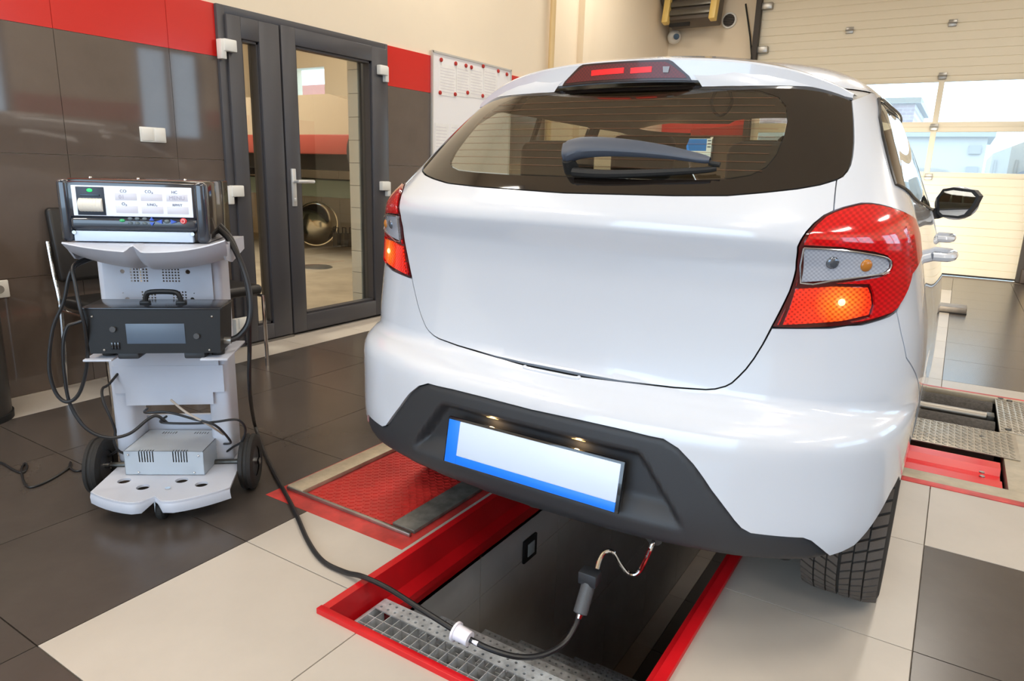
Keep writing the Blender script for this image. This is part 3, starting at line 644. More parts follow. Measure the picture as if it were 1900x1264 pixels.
def sym(P): return P+[(-u, z) for u, z in P[::-1] if abs(u) > 1e-6]
liner = M('grey_trim', '#c2b8a8', .75); dark_liner = M('dark_underbody_gap_shade', '#141414', .8)
# outlines (right half, then mirrored)
g_top = [hz(0, 1.119)]+[px(*p) for p in ((1150, 361), (1250, 363), (1350, 362), (1420, 357), (1480, 350), (1520, 342), (1553, 334))]
g_side = [px(*p) for p in ((1550, 360), (1548, 391))]
lamp_in = [px(*p) for p in ((1548, 391), (1530, 401), (1510, 415), (1497, 430), (1487, 445), (1481, 458), (1479, 470), (1478, 485), (1478, 500), (1472, 520), (1465, 540), (1450, 570), (1432, 608))]
g_bot = [px(*p) for p in ((1415, 640), (1400, 665), (1385, 685), (1370, 700), (1358, 711), (1345, 717), (1328, 722), (1310, 723), (1250, 720), (1150, 708))]
seam_l = g_bot+[hz(.085, .661), hz(0, .661)]
gate = sym(g_top+g_side+lamp_in[1:]+g_bot+[hz(.085, .661), hz(0, .661)])
panel('tailgate', gate, white_paint, car, gap=.002, step=.02)
panel('tailgate_shade_liner', gate, dark_liner, car, gap=-.004, off=-.018, wall=0, step=.016)  # inner shell in near black, standing in for shade in the shut lines
# rear glass
gl_r = [px(*p) for p in ((1553, 334), (1564, 327), (1572, 318), (1579, 305), (1583, 290), (1585, 265), (1585, 240), (1583, 212), (1580, 187))]
glass_poly = sym(g_top+gl_r[1:]+[hz(.53, 1.40), hz(.3, 1.405), hz(0, 1.408)])
clear = sym([hz(h, z) for h, z in ((0, 1.160), (.2, 1.161), (.32, 1.164), (.39, 1.168), (.43, 1.177), (.455, 1.195), (.466, 1.225), (.466, 1.27), (.46, 1.31), (.445, 1.345), (.42, 1.368), (.37, 1.385), (.2, 1.392), (0, 1.393))])
gb = panel('rear_window', glass_poly, M('glass_border', '#191513', .05, coat=.3, spec=.8), car, gap=.002, off=-.001, wall=.006, holes=[clear])
panel('pane', clear, glass('tinted_glass', '#ddd3bf', 3.2), gb, wall=0, step=.03)
for k in range(10):
    z = 1.185+k*.02; hm = .45 if z < 1.33 else .42
    pts = [tuple(S(u, z)+SN(u, z)*.001) for u in np.linspace(-hz(hm, z)[0], hz(hm, z)[0], 30)]
    b = MB(); b.tube(pts, .0005, 3, 1); b.build('heating_line', M('heater_line', '#8a5a3c', .5), gb)
# tail lamps
lamp_out = [px(*p) for p in ((1565, 385), (1580, 381), (1598, 378), (1615, 378), (1632, 380), (1650, 385))]+[yz(1.86, 1.10), yz(1.895, 1.09), yz(1.905, 1.05), yz(1.90, 1.0), px(1688, 512), px(1681, 540)]+[px(*p) for p in ((1672, 560), (1662, 576), (1650, 585), (1630, 593), (1600, 600), (1570, 604), (1540, 606), (1480, 609))]
lamp_poly = lamp_in[::-1]+lamp_out
cl_poly = [px(*p) for p in ((1489, 458), (1560, 463), (1620, 473), (1640, 480), (1647, 488), (1646, 498), (1636, 506), (1610, 512), (1540, 519), (1483, 524))]
lit_poly = [px(*p) for p in ((1476, 535), (1545, 530), (1606, 532), (1612, 545), (1614, 565), (1609, 584), (1560, 595), (1452, 602), (1462, 572))]
bulb_u, bulb_z = px(1560, 560)
for s in (1, -1):
    mir = s < 0
    bulb = S(bulb_u, bulb_z)
    if mir: bulb = np.array([2*CX-bulb[0], bulb[1], bulb[2]])
    tl = panel('tail_lamp', lamp_poly, M('lamp_rim', '#4a0d10', .15, coat=.6), car, gap=.0015, off=.002, wall=.02, mirror=mir)
    tl['label'] = 'red tail lamp with clear middle band and glowing lower field'
    def lens(nm, P, mt, off, g=.003, hl=()): return panel(nm, P, mt, tl, gap=g, off=off, wall=.006, step=.012, mirror=mir, holes=hl)
    inner = [tuple(p) for p in lamp_poly]
    lens('red_lens', inner, lamp_mat('red_lens', '#c20810', 520), .008, .007, (cl_poly, lit_poly))
    lens('clear_lens', cl_poly, lamp_mat('clear_lens', '#a3a8b4', 700, amp=.14, rough=.08), .006, .001)
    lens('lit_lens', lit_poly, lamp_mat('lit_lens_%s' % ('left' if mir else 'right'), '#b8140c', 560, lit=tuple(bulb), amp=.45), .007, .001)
    # chrome surround of clear band, bulbs behind the clear lens
    ring = [S(u, z)+SN(u, z)*.009 for u, z in cl_poly]; ring.append(ring[0])
    if mir: ring = [np.array([2*CX-p[0], p[1], p[2]]) for p in ring]
    b = MB(); b.tube([tuple(p) for p in ring], .002, 6, 2); b.build('chrome_surround', M('lamp_chrome', '#c9cdd4', .12, .9), tl)
    for pp, mt in (((1542, 487), M('bulb_grey', '#6d747f', .1, .6)), ((1604, 492), M('bulb_amber', '#b5722e', .15))):
        u, z = px(*pp); c = S(u, z)+SN(u, z)*.006
        if mir: c[0] = 2*CX-c[0]
        b = MB(); n = SN(u, z); n = Vector(n if not mir else (-n[0], n[1], n[2])); b.ball((0, 0, 0), .014, (1, 1, .45), 16, T=Matrix.Translation(Vector(c)) @ Vector((0, 0, 1)).rotation_difference(n).to_matrix().to_4x4()); b.build('bulb', mt, tl)
    c = Vector(bulb); n = SN(bulb_u, bulb_z); n = Vector(n if not mir else (-n[0], n[1], n[2]))
    b = MB(); b.ball((0, 0, 0), .008, (1, 1, .5), 16, T=Matrix.Translation(c+n*.008) @ Vector((0, 0, 1)).rotation_difference(n).to_matrix().to_4x4()); b.build('lit_bulb', M('lit_bulb', '#ffd98a', .3, emit='#ffd68a', es=2.2), tl)
# bumper
arch = [(2.11+.335*math.cos(t), .30+.335*math.sin(t)) for t in np.radians(np.linspace(0, 180, 25))]
arch_rear = [p for p in arch if p[0] < 1.94]      # bottom-most last
seam_q = [px(1663, 577), px(1672, 620), px(1682, 665), yz(1.885, .69), yz(1.925, .60)]
ins_top = [hz(0, .575)]+[px(*p) for p in ((1080, 782), (1160, 800), (1205, 810), (1230, 816), (1258, 832), (1285, 861), (1320, 911), (1360, 965), (1375, 980), (1392, 990), (1430, 996), (1490, 1000), (1505, 1004), (1520, 1016), (1538, 1032))]
lamp_low = [px(*p) for p in ((1432, 609), (1480, 610), (1540, 608), (1570, 605), (1600, 602), (1630, 594), (1650, 586), (1663, 577))]
bump = [hz(0, .657), hz(.085, .657)]+g_bot[::-1]+lamp_low+seam_q[1:]+[yz(*p) for p in arch_rear if p[1] > .46]+[px(*p) for p in ((1668, 885), (1652, 915), (1632, 952), (1610, 985), (1585, 1012), (1562, 1025))]+ins_top[::-1]
bp = panel('rear_bumper', sym(bump), white_paint, car, gap=.0018, wall=.02, step=.02)
panel('bumper_shade_liner', sym(bump), dark_liner, car, gap=-.004, off=-.022, wall=0, step=.016)  # dark backing sheet, its colour supplies the shade in the bumper gaps
# reflector-less lower insert with number plate recess
ins_bot = [px(*p) for p in ((1530, 1036), (1480, 1043), (1400, 1040), (1300, 1025), (1200, 1005), (1100, 979))]+[hz(0, .282)]
def recess(h, z):
    h = np.abs(h); side = np.interp(z, [.37, .525], [.415, .30]); m = np.clip((side-h)/.014, 0, 1); m2 = np.clip((.528-z)/.012, 0, 1)
    return -.034*m*m2*np.clip((z-.36)/.05, 0, 1)
ins = panel('lower_insert', sym(ins_top+ins_bot), black_plastic, car, gap=.001, off=-.003, wall=.03, step=.0085, offset_fn=recess, roll=.004)
und = [hz(0, .285)]+[hz(h, z) for h, z in ((.3, .30), (.55, .315), (.70, .325))]+[hz(.69, .24), hz(.5, .2), hz(0, .2)]
panel('under_valance', sym(und), dark_liner, car, off=-.03, wall=0, step=.04)
# number plate
pl = MB(); T = Matrix.Translation((CX, 1.4455, .437)) @ rotx(-10.5)
pl.box(-.266, .266, -.006, .008, -.066, .066, .005, T=T); plate = cpart(pl, 'number_plate', gloss_black); plate['label'] = 'blank white number plate with blue band and blue lower strip'
b = MB(); b.box(-.222, .256, -.0075, -.005, -.038, .058, .002, T=T); b.build('plate_face', M('plate_white', '#d3e1f5', .35), plate)
b = MB(); b.box(-.26, -.222, -.0075, -.005, -.062, .058, .001, T=T); b.build('blue_band', M('plate_blue', '#0a7bff', .4), plate)
b = MB(); b.box(-.222, .256, -.0075, -.005, -.062, -.038, .001, T=T); b.build('blue_strip', M('plate_blue'), plate)
for h in (-.13, .13):
    b = MB(); b.box(CX+h-.02, CX+h+.02, 1.468, 1.48, .519, .524, .002); lp = b.build('plate_lamp', M('plate_lamp', '#ffdca0', .4, emit='#ffc878', es=1.2), plate)
    ld = bpy.data.lights.new('plate_light', 'POINT'); ld.shadow_soft_size = .008; ld.energy = .16; ld.color = (1, .62, .28); lo = bpy.data.objects.new('plate_light', ld); COL.objects.link(lo); lo.parent = plate; lo.location = (CX+h, 1.462, .513)
# handle lip at the tailgate foot
b = MB(); b.tube([(CX-.08, 1.553, .654), (CX-.07, 1.545, .652), (CX+.07, 1.545, .652), (CX+.08, 1.553, .654)], .006, 8, 4); cpart(b, 'handle_recess', white_paint)
# side panels
dlo_rear = [px(*p) for p in ((1628, 184), (1631, 220), (1637, 256), (1644, 285), (1651, 312), (1660, 343))]
dlo_bot = [yz(2.22, 1.118), yz(2.6, 1.092), yz(3.2, 1.068), yz(3.8, 1.05), yz(4.1, 1.045)]
dlo_front = [yz(3.98, 1.10), yz(3.75, 1.22), yz(3.55, 1.32), yz(3.42, 1.365)]
dlo_top = [yz(3.2, 1.376), yz(2.8, 1.383), yz(2.5, 1.387), yz(2.35, 1.39)]
seamA = [yz(2.26, 1.115), yz(2.30, 1.0), yz(2.36, .85), yz(2.44, .66), yz(2.49, .5), yz(2.50, .30)]
lamp_edge = [yz(1.86, 1.105)]+lamp_out[7:12]
quarter_p = g_top[-1:]+gl_r[1:]+[hz(.53, 1.40), yz(2.15, 1.40), yz(2.30, 1.402)]+dlo_rear+[yz(2.2, 1.12)]+seamA+[yz(*p) for p in arch if p[1] > .31 and p[0] > 1.93]+[yz(1.93, .60), yz(1.887, .69)]+seam_q[2::-1]+lamp_out[:13][::-1]+[px(1548, 391), px(1550, 360)]
rail_p = [yz(2.30, 1.402), yz(2.8, 1.402), yz(3.35, 1.402), yz(3.62, 1.40)]+[yz(3.72, 1.34), yz(3.92, 1.22), yz(4.14, 1.10), yz(4.26, 1.045)]+[dlo_bot[-1]]+dlo_front+dlo_top+[dlo_rear[0]]
def low(y): return .24
rdoor = [yz(2.26, 1.115), yz(2.6, 1.09), yz(2.99, 1.075), yz(2.99, .95), yz(2.99, .8), yz(2.99, .65), yz(2.99, .5), yz(2.99, .38), yz(2.99, .26), yz(2.51, .26)]+seamA[::-1][:-1]
fdoor = [yz(2.995, 1.075), yz(3.4, 1.062), yz(3.8, 1.05), yz(4.1, 1.043), yz(4.12, .8), yz(4.05, .26), yz(2.995, .26), yz(2.995, .38), yz(2.995, .5), yz(2.995, .65), yz(2.995, .8), yz(2.995, .95)]
farch = [(4.60+.335*math.cos(t), .30+.335*math.sin(t)) for t in np.radians(np.linspace(180, 0, 25))]
fender = [yz(4.105, 1.043), yz(4.26, 1.04), yz(4.35, .98), yz(4.6, .93), yz(4.95, .80), yz(5.0, .62), yz(4.93, .36)]+[yz(*p) for p in farch[::-1] if p[1] > .31]+[yz(4.06, .26), yz(4.125, .8)]
def clean(P): return [p for i, p in enumerate(P) if i == 0 or (abs(p[0]-P[i-1][0])+abs(p[1]-P[i-1][1])) > 1e-4]
sideglass = glass('side_glass', '#cfd6d0', 1.4)
for mir in (False, True):
    for nm, P in (('quarter_panel', quarter_p), ('side_rail', rail_p), ('rear_door', rdoor), ('front_door', fdoor), ('front_fender', fender)):
        panel(nm, clean(P), white_paint, car, gap=.0018, mirror=mir, step=.025)
        panel(nm+'_trim', clean(P), liner, car, gap=-.003, off=-.022, wall=0, mirror=mir, step=.05)
    dlo = clean(dlo_rear+[yz(2.2, 1.12)]+dlo_bot+dlo_front+dlo_top)
    rw = clean(dlo_rear+[yz(2.2, 1.12), yz(2.6, 1.092), yz(2.96, 1.078), yz(2.93, 1.381), yz(2.8, 1.383), yz(2.5, 1.387), yz(2.35, 1.39)])
    fwn = clean([yz(3.06, 1.075), yz(3.2, 1.068), yz(3.8, 1.05), yz(4.1, 1.045)]+dlo_front+[yz(3.2, 1.376), yz(3.02, 1.38)])
    bpil = [yz(2.962, 1.078), yz(3.058, 1.075), yz(3.018, 1.38), yz(2.932, 1.381)]
    panel('rear_side_window', rw, sideglass, car, gap=.004, off=-.004, wall=0, mirror=mir, step=.05); panel('front_side_window', fwn, sideglass, car, gap=.004, off=-.004, wall=0, mirror=mir, step=.05)
    panel('door_pillar', bpil, gloss_black, car, off=-.002, mirror=mir, step=.05)
    pts = [S(u, z)+SN(u, z)*.003 for u, z in resample([(u, z) for u, z in dlo], .02)]; pts.append(pts[0])
    if mir: pts = [np.array([2*CX-p[0], p[1], p[2]]) for p in pts]
    b = MB(); b.tube([tuple(p) for p in pts], .0032, 6, 1); cpart(b, 'window_seal', M('seal_black', '#0d0d0e', .35))
    for yh in (2.46, 3.28):
        u, z = yz(yh, .955); c = Vector(S(u, z)); n = Vector(SN(u, z)); sx = -1 if mir else 1
        if mir: c.x = 2*CX-c.x
        b = MB(); b.tube([c+Vector((0, -.02, 0)), c+Vector((sx*.045, .0, 0)), c+Vector((sx*.048, .12, .004)), c+Vector((sx*.0, .16, .004))], .013, 8, 5); cpart(b, 'door_handle', white_paint)
    # mirrors
    sx = -1 if mir else 1; c = Vector(on_y(1775, 378, 3.72))
    if mir: c.x = 2*CX-c.x
    b = MB(); b.ball((0, 0, 0), 1, (.088, .07, .075), 24, T=Matrix.Translation(c+Vector((0, .08, 0)))); mh = cpart(b, 'door_mirror', white_paint)
    out = [(-.078, .022), (-.06, .058), (-.02, .066), (.06, .058), (.083, .035), (.07, -.01), (.045, -.05), (.02, -.06), (-.05, -.058), (-.066, -.045)]
    out = [(sx*p, q) for p, q in out]
    if mir: out = out[::-1]
    b = MB(); b.prism([(p*1.04, q*1.06) for p, q in out], -.01, .04, T=Matrix.Translation(c) @ rotz(-18*sx) @ rotx(90) @ Matrix.Diagonal((1, 1, -1, 1))); b.build('mirror_shell', black_plastic, mh)
    b = MB(); b.prism([(p*.9, q*.88) for p, q in out], -.0125, -.0115, T=Matrix.Translation(c) @ rotz(-18*sx) @ rotx(90) @ Matrix.Diagonal((1, 1, -1, 1))); b.build('mirror_glass', M('mirror_silver', '#dfe3e4', .02, 1.0), mh)
    q = Vector(S(*yz(3.85, 1.03))); 
    if mir: q.x = 2*CX-q.x
    b = MB(); b.tube([q, c+Vector((-sx*.06, .03, -.045))], .026, 8, 1); b.build('mirror_arm', black_plastic, mh)
# bonnet, nose, windscreen (front of the car)
nose = [(yz(4.93, .36)[0], .36), yz(5.0, .62), (yz(4.95, .80)[0], .80), (3., .80), (3., .3), (yz(4.9, .3)[0], .3)]
for mir in (False, True):
    panel('front_bumper', clean(nose), white_paint, car, mirror=mir, step=.04)
    bon = [(yz(4.26, 1.035)[0], 1.0), (yz(4.4, .97)[0], .97), (yz(4.62, .92)[0], .92), (yz(4.95, .80)[0], .80), (3., .80), (3., 1.0)]
    panel('bonnet', bon, white_paint, car, mirror=mir, step=.03)
    panel('bonnet_liner', bon, dark_liner, car, off=-.02, wall=0, mirror=mir, step=.05)
    ws = [(yz(4.26, 1.045)[0]+.01, 1.03), (yz(4.14, 1.10)[0]+.01, 1.10), (yz(3.92, 1.22)[0]+.01, 1.22), (yz(3.72, 1.34)[0]+.01, 1.34), (yz(3.62, 1.40)[0], 1.40), (yz(3.58, 1.432)[0], 1.432), (3., 1.432), (3., 1.03)]
    panel('windscreen', ws, glass('windscreen_glass', '#d8dcd4', 1.2), car, wall=0, mirror=mir, step=.04)
for s_ in (-1, 1):
    b = MB(); b.ball((CX+s_*.62, 5.17, .70), 1, (.13, .1, .075), 20); hl = cpart(b, 'headlamp', M('headlamp_glass', '#e8eef2', .05, emit='#fff3dc', es=2.0))
    ld = bpy.data.lights.new('headlamp_beam', 'SPOT'); ld.energy = 750; ld.spot_size = math.radians(40); ld.spot_blend = .9; ld.color = (1, .9, .74); ld.shadow_soft_size = .06
    lo = bpy.data.objects.new('headlamp_beam', ld); COL.objects.link(lo); lo.parent = hl; lo.location = (CX+s_*.62, 5.42, .70); lo.rotation_euler = (math.radians(88), 0, 0)
# roof and spoiler
Zr = pchip([1.86, 1.95, 2.1, 2.3, 2.6, 2.9, 3.2, 3.5, 3.7], [1.452, 1.472, 1.492, 1.508, 1.52, 1.522, 1.513, 1.487, 1.455])
def edge_h(y):
    y = np.asarray(y, float); u = np.linspace(0.0, 3, 3000); g = S(u, 1.40); k = np.maximum.accumulate(g[:, 1]); return np.interp(y, k, g[:, 0]-CX)
ysr = list(np.linspace(1.90, 2.4, 26))+list(np.linspace(2.45, 3.655, 30))
rows = []
for y in ysr:
    w = float(edge_h(y)); z0 = float(Zr(y))
    row = []
    for s_ in np.sin(np.linspace(-math.pi/2, math.pi/2, 61)):
        a = abs(s_); ze = 1.40+.036*min(1, max(0, (y-3.42)/.15)); z = ze+(z0-ze)*(1-.28*a**2-.72*a**7); row.append(Vector((CX+s_*w, y, z)))
    rows.append(row)
b = MB(); b.grid(rows); cpart(b, 'roof', white_paint, smooth=60)
b = MB(); b.grid([[p+Vector((0, 0, -(.03-.022*min(1, max(0, (p.y-2.9)/.6))) if abs(k-30) < 29 else -.004)) for k, p in enumerate(r)] for r in rows[4:]]); cpart(b, 'headliner', M('headliner', '#ddd5c8', .9), smooth=60)
# spoiler : lip along the roof's rear edge
def lip(h): a = (np.abs(h)/.573); return 1.884+.132*a**2.1, 1.417-.047*a**2.3
def spoiler_pt(h, v):
    """v: 0 underside root, 1 lip foot, 2 lip top, 3 on the roof"""
    y, z = lip(h); a = np.clip(np.abs(h)/.60, 0, 1); th = .056*(1-a**5)+.004
    pts = [(y+.085, z+.012*(1-a)), (y+.012, z-.001), (y+.001, z+.004), (y+.002, z+.010), (y+.003, z+th*.9), (y+.009, z+th), (y+.06, z+th+.012*(1-a**3)), (y+.26, z+th+.038*(1-a**2)+.005)]
    return pts
hs = np.concatenate([np.linspace(-.576, .576, 71)])
rows = [[Vector((CX+h, p[0], p[1])) for p in spoiler_pt(h, 0)] for h in hs]
b = MB(); b.grid(rows); sp_ = cpart(b, 'spoiler', white_paint, smooth=28)
def FS(u, v):
    u = np.asarray(u, float); v = np.asarray(v, float); y, z = lip(u); a = np.clip(np.abs(u)/.6, 0, 1); th = .056*(1-a**5)+.004
    return np.stack([CX+u, y+.0015+.002*v, z+.006+(th*.9-.006)*v], -1)
def FN(u, v):
    e = 1e-3; n = np.cross(FS(np.asarray(u)+e, v)-FS(np.asarray(u)-e, v), FS(u, np.asarray(v)+e)-FS(u, np.asarray(v)-e)); return n/np.linalg.norm(n, axis=-1, keepdims=True)
def fs2(u, v): return FS(u, np.asarray(v)/.05)
def fn2(u, v): return FN(u, np.asarray(v)/.05)
bl = [(-.195, -.004), (.195, -.004), (.187, .008), (.14, .046), (.128, .051), (-.128, .051), (-.14, .046), (-.187, .008)]
bk_ = panel('brake_lamp', bl, M('brake_rim', '#2a0305', .3, coat=.2), car, off=.003, wall=.012, step=.012, surf=(fs2, fn2), metric=False)
panel('brake_lens', [(p*.93, .024+(q-.024)*.78) for p, q in bl], lamp_mat('brake_lens', '#5c060b', 600, rough=.35, coat=.15), bk_, off=.005, wall=.003, step=.01, surf=(fs2, fn2), metric=False)
for x0_, x1_ in ((-.095, .005), (.025, .085)):
    panel('lit_strip', [(x0_, .016), (x1_, .018), (x1_, .033), (x0_, .031)], M('brake_glow', '#e01018', .3, emit='#ff1a18', es=.55), bk_, off=.0065, wall=.002, step=.01, surf=(fs2, fn2), metric=False)
panel('washer_nozzle', [(.118, .016), (.132, .016), (.134, .032), (.116, .032)], M('nozzle', '#8d8f95', .3), bk_, off=.0085, wall=.003, step=.01, surf=(fs2, fn2), metric=False)
b = MB(); b.grid([[Vector((CX+h, lip(h)[0]+.004, lip(h)[1]-.002)), Vector((CX+h, lip(h)[0]+.06, lip(h)[1]-.004))] for h in np.linspace(-.2, .2, 20)]); b.build('lamp_base', M('lamp_base', '#2a0a10', .2), bk_)
# rear wiper
def on_s(p, o_): u, z = px(*p); return Vector(S(u, z)+SN(u, z)*o_)
wp = MB(); path = [on_s(p, o_) for p, o_ in (((1054, 306), .035), ((1085, 301), .045), ((1130, 300), .047), ((1190, 303), .045), ((1250, 309), .04), ((1318, 316), .03))]
Psp = spline(path, 6); nsp = Vector(SN(*px(1200, 310)))
rows = []
for i, p in enumerate(Psp):
    t = i/(len(Psp)-1); hw = (.034*(1-t)**.6+.008)*(1 if t > .05 else .8); dp = .016*(1-t)+.006
    tn = (Psp[min(i+1, len(Psp)-1)]-Psp[max(i-1, 0)]).normalized(); sd = tn.cross(nsp).normalized()
    rows.append([p+sd*hw*math.copysign(abs(math.cos(a))**.6, math.cos(a))*.8+nsp*dp*math.copysign(abs(math.sin(a))**.6, math.sin(a)) for a in np.linspace(0, 2*math.pi, 17)[:-1]])
wp.grid(rows, True); wp.bm.faces.new([v for v in wp.bm.verts][:16]); arm = cpart(wp, 'wiper', M('wiper_plastic', '#434a57', .5, bump=(700, .1)))
b = MB(); b.tube([on_s((1316, 316), .022), on_s((1335, 318), .02)], .006, 8, 1); b.build('arm_tip', matt_black, arm)
b = MB(); b.tube([on_s(p, .012) for p in ((1066, 326), (1120, 330), (1200, 328), (1300, 324), (1330, 320))], lambda t: .012*(1-.5*t), 8, 5); b.build('blade', matt_black, arm)
b = MB(); a_, c_ = on_s((1060, 314), .0), on_s((1060, 314), .035); b.frustum(a_, c_, .02, .016); b.build('pivot', matt_black, arm)
# wheels
def wheel(x, y, side):
    w = MB(); prof = [(.21, -.085), (.235, -.096), (.27, -.0985), (.283, -.094), (.291, -.08), (.294, -.05), (.2945, 0), (.294, .05), (.291, .08), (.283, .094), (.27, .0985), (.235, .096), (.21, .085)]
    T = Matrix.Translation((x, y, .30)) @ roty(90)
    w.lathe(prof, 64, T); ty = cpart(w, 'tyre', rubber)
    t = MB(); n = 58; R = .2935
    def P(th, a, r): return T @ Vector((r*math.cos(th), r*math.sin(th), a))
    for k in range(n):
        for sgn in (-1, 1):
            for row, (a0, a1) in enumerate(((.004, .028), (.032, .058), (.062, .094))):
                t0 = 2*math.pi*(k+(.5 if sgn > 0 else 0))/n-row*.045; wd = 2*math.pi/n*.78; sl = .055
                q = []
                for a, dt in ((a0, 0), (a1, -sl)):
                    r0 = R if a < .08 else R-.008; q.append([P(t0+dt, sgn*a, r0-.004), P(t0+dt+wd, sgn*a, r0-.004), P(t0+dt, sgn*a, r0+.0065), P(t0+dt+wd, sgn*a, r0+.0065)])
                V = [t.bm.verts.new(v) for v in q[0]+q[1]]
                for f_ in ((2, 3, 7, 6), (0, 2, 6, 4), (1, 5, 7, 3), (0, 1, 3, 2), (4, 6, 7, 5)): t.bm.faces.new([V[i] for i in f_])
    o = t.build('tread_blocks', M('tread_rubber', '#57504a', .8, bump=(500, .3)), ty, smooth=0); stuff(o)
    rim = MB(); rim.lathe([(.02, side*.05), (.06, side*.055), (.19, side*.07), (.21, side*.085), (.215, side*.07), (.2, -side*.06), (.2, -side*.085), (.21, -side*.085)], 48, T)
    ro = rim.build('rim', M('alloy', '#b9bcc0', .3, .9), ty)
    for k in range(5):
        sp = MB(); T2 = T @ rotz(72*k); sp.box(.05, .205, -.022, .022, side*.058-.012, side*.078+.006, .006, T=T2); sp.build('spoke', M('alloy'), ro)
for x, sd in ((CX+.82-.0975, 1), (CX-.82+.0975, -1)):
    for y in (2.11, 4.60): wheel(x, y, sd)
# underbody, axle, exhaust
b = MB(); b.box(CX-.62, CX+.62, 1.75, 5.0, .2, .26, .02); b.box(CX-.45, CX+.45, 1.56, 1.8, .27, .42, .03); cpart(b, 'underbody', dark_liner)
b = MB(); b.frustum((CX-.66, 2.11, .29), (CX+.66, 2.11, .29), .045); cpart(b, 'rear_axle', matt_black)
for s_ in (-1, 1):
    for yw in (2.11, 4.60):
        b = MB(); b.grid([[(CX+s_*q, yw+r*math.cos(t), .30+r*math.sin(t)) for t in np.linspace(.1, math.pi-.5, 30)] for q, r in ((.5, .05), (.5, .345), (.79, .345))]); cpart(b, 'wheel_arch_liner', dark_liner)
xt = on_y(1212, 1003, 1.60)
b = MB(); b.tube([(xt[0], 1.60, xt[2]+.01), (xt[0]+.0, 1.75, .26), (xt[0]-.05, 2.0, .25), (xt[0]-.1, 2.4, .24)], .026, 12, 5); cpart(b, 'exhaust_pipe', dark_steel)
# interior
seat_f = M('seat_fabric', '#57524c', .9, sheen=.3)
def headrest(parent, x, y, z, w=.26, hgt=.18):
    b = MB(); b.box(x-w/2, x+w/2, y-.05, y+.05, z, z+hgt, .04, seg=3); h = b.build('headrest', seat_f, parent)
    for s_ in (-1, 1): t = MB(); t.frustum((x+s_*.055, y, z-.09), (x+s_*.055, y, z+.02), .006, seg=8); t.build('headrest_post', chrome, h)
def seat(x, y, w, name, zb):
    b = MB(); b.box(x-w/2, x+w/2, y, y+.5, .42, .56, .05, seg=3); b.box(x-w/2, x+w/2, y-.1, y+.06, .5, zb, .05, T=Matrix.Translation((0, y, .5)) @ rotx(12) @ Matrix.Translation((0, -y, -.5)), seg=3)
    return cpart(b, name, seat_f)
for s_ in (-1, 1): o = seat(CX+s_*.36, 3.1, .5, 'front_seat', 1.08); headrest(o, CX+s_*.345, 2.92, 1.15, .28, .185)
o = seat(CX, 2.4, 1.24, 'rear_seat', 1.06)
for h in (-.37, .36): headrest(o, CX+h, 2.2, 1.115, .27, .16)
b = MB(); b.box(CX-.66, CX+.66, 3.95, 4.35, .7, 1.02, .06, seg=3); cpart(b, 'dashboard', M('dash_grey', '#302e2c', .7))
b = MB(); b.lathe([(.165+.014*math.cos(t), .014*math.sin(t)) for t in np.linspace(0, 2*math.pi, 11)], 32, Matrix.Translation((CX-.36, 3.75, .98)) @ rotx(65)); cpart(b, 'steering_wheel', matt_black)
b = MB(); b.box(CX-.11, CX+.11, 3.62, 3.64, 1.29, 1.35, .01); cpart(b, 'inner_mirror', gloss_black)
b = MB(); b.box(CX-.6, CX+.6, 1.72, 2.0, .5, .56); cpart(b, 'boot_floor', dark_liner, smooth=0)
b = MB(); b.box(CX-.58, CX+.58, 1.66, 2.02, 1.0, 1.02, .006); cpart(b, 'parcel_shelf', M('parcel_shelf', '#26221f', .85))
lp = on_y(1339, 190, 2.2)
b = MB(); b.tube([(lp[0], 2.2, 1.46), (lp[0]-.03, 2.2, 1.40), (lp[0]-.022, 2.2, 1.365), (lp[0], 2.2, 1.35), (lp[0]+.022, 2.2, 1.365), (lp[0]+.03, 2.2, 1.40), (lp[0], 2.2, 1.46)], .005, 6, 5); cpart(b, 'grab_strap', matt_black)
b = MB(); b.tube([(CX-.62, 2.5, 1.38), (CX-.60, 2.35, 1.15), (CX-.58, 2.3, .95)], .012, 6, 5); cpart(b, 'seat_belt', matt_black)
# ================================================================== EQUIPMENT CART
CA = math.radians(40.5); CC = Vector((-2.257, 1.332, 0)); CR = Matrix.Rotation(CA, 3, 'Z')
_ly = np.array([-math.sin(CA), math.cos(CA), 0])
def cpx(px_, py_, yl):
    d = ray(px_, py_); t = ((np.array(CC)-O) @ _ly+yl)/(d @ _ly); return Vector(O+t*d)
def cw(x, y, z): return CC+CR @ Vector((x, y, z))
def cthing(name, label, cat, bx, by, bz):
    o = thing(name, label, cat, cw(bx, by, bz), CA); o['_off'] = 0; del o['_off']; return o, -Vector((bx, by, bz))
cart, K = cthing('equipment_cart', 'light grey metal trolley with two black wheels carrying the test instruments', 'trolley', 0, 0, 0)
xc = .035
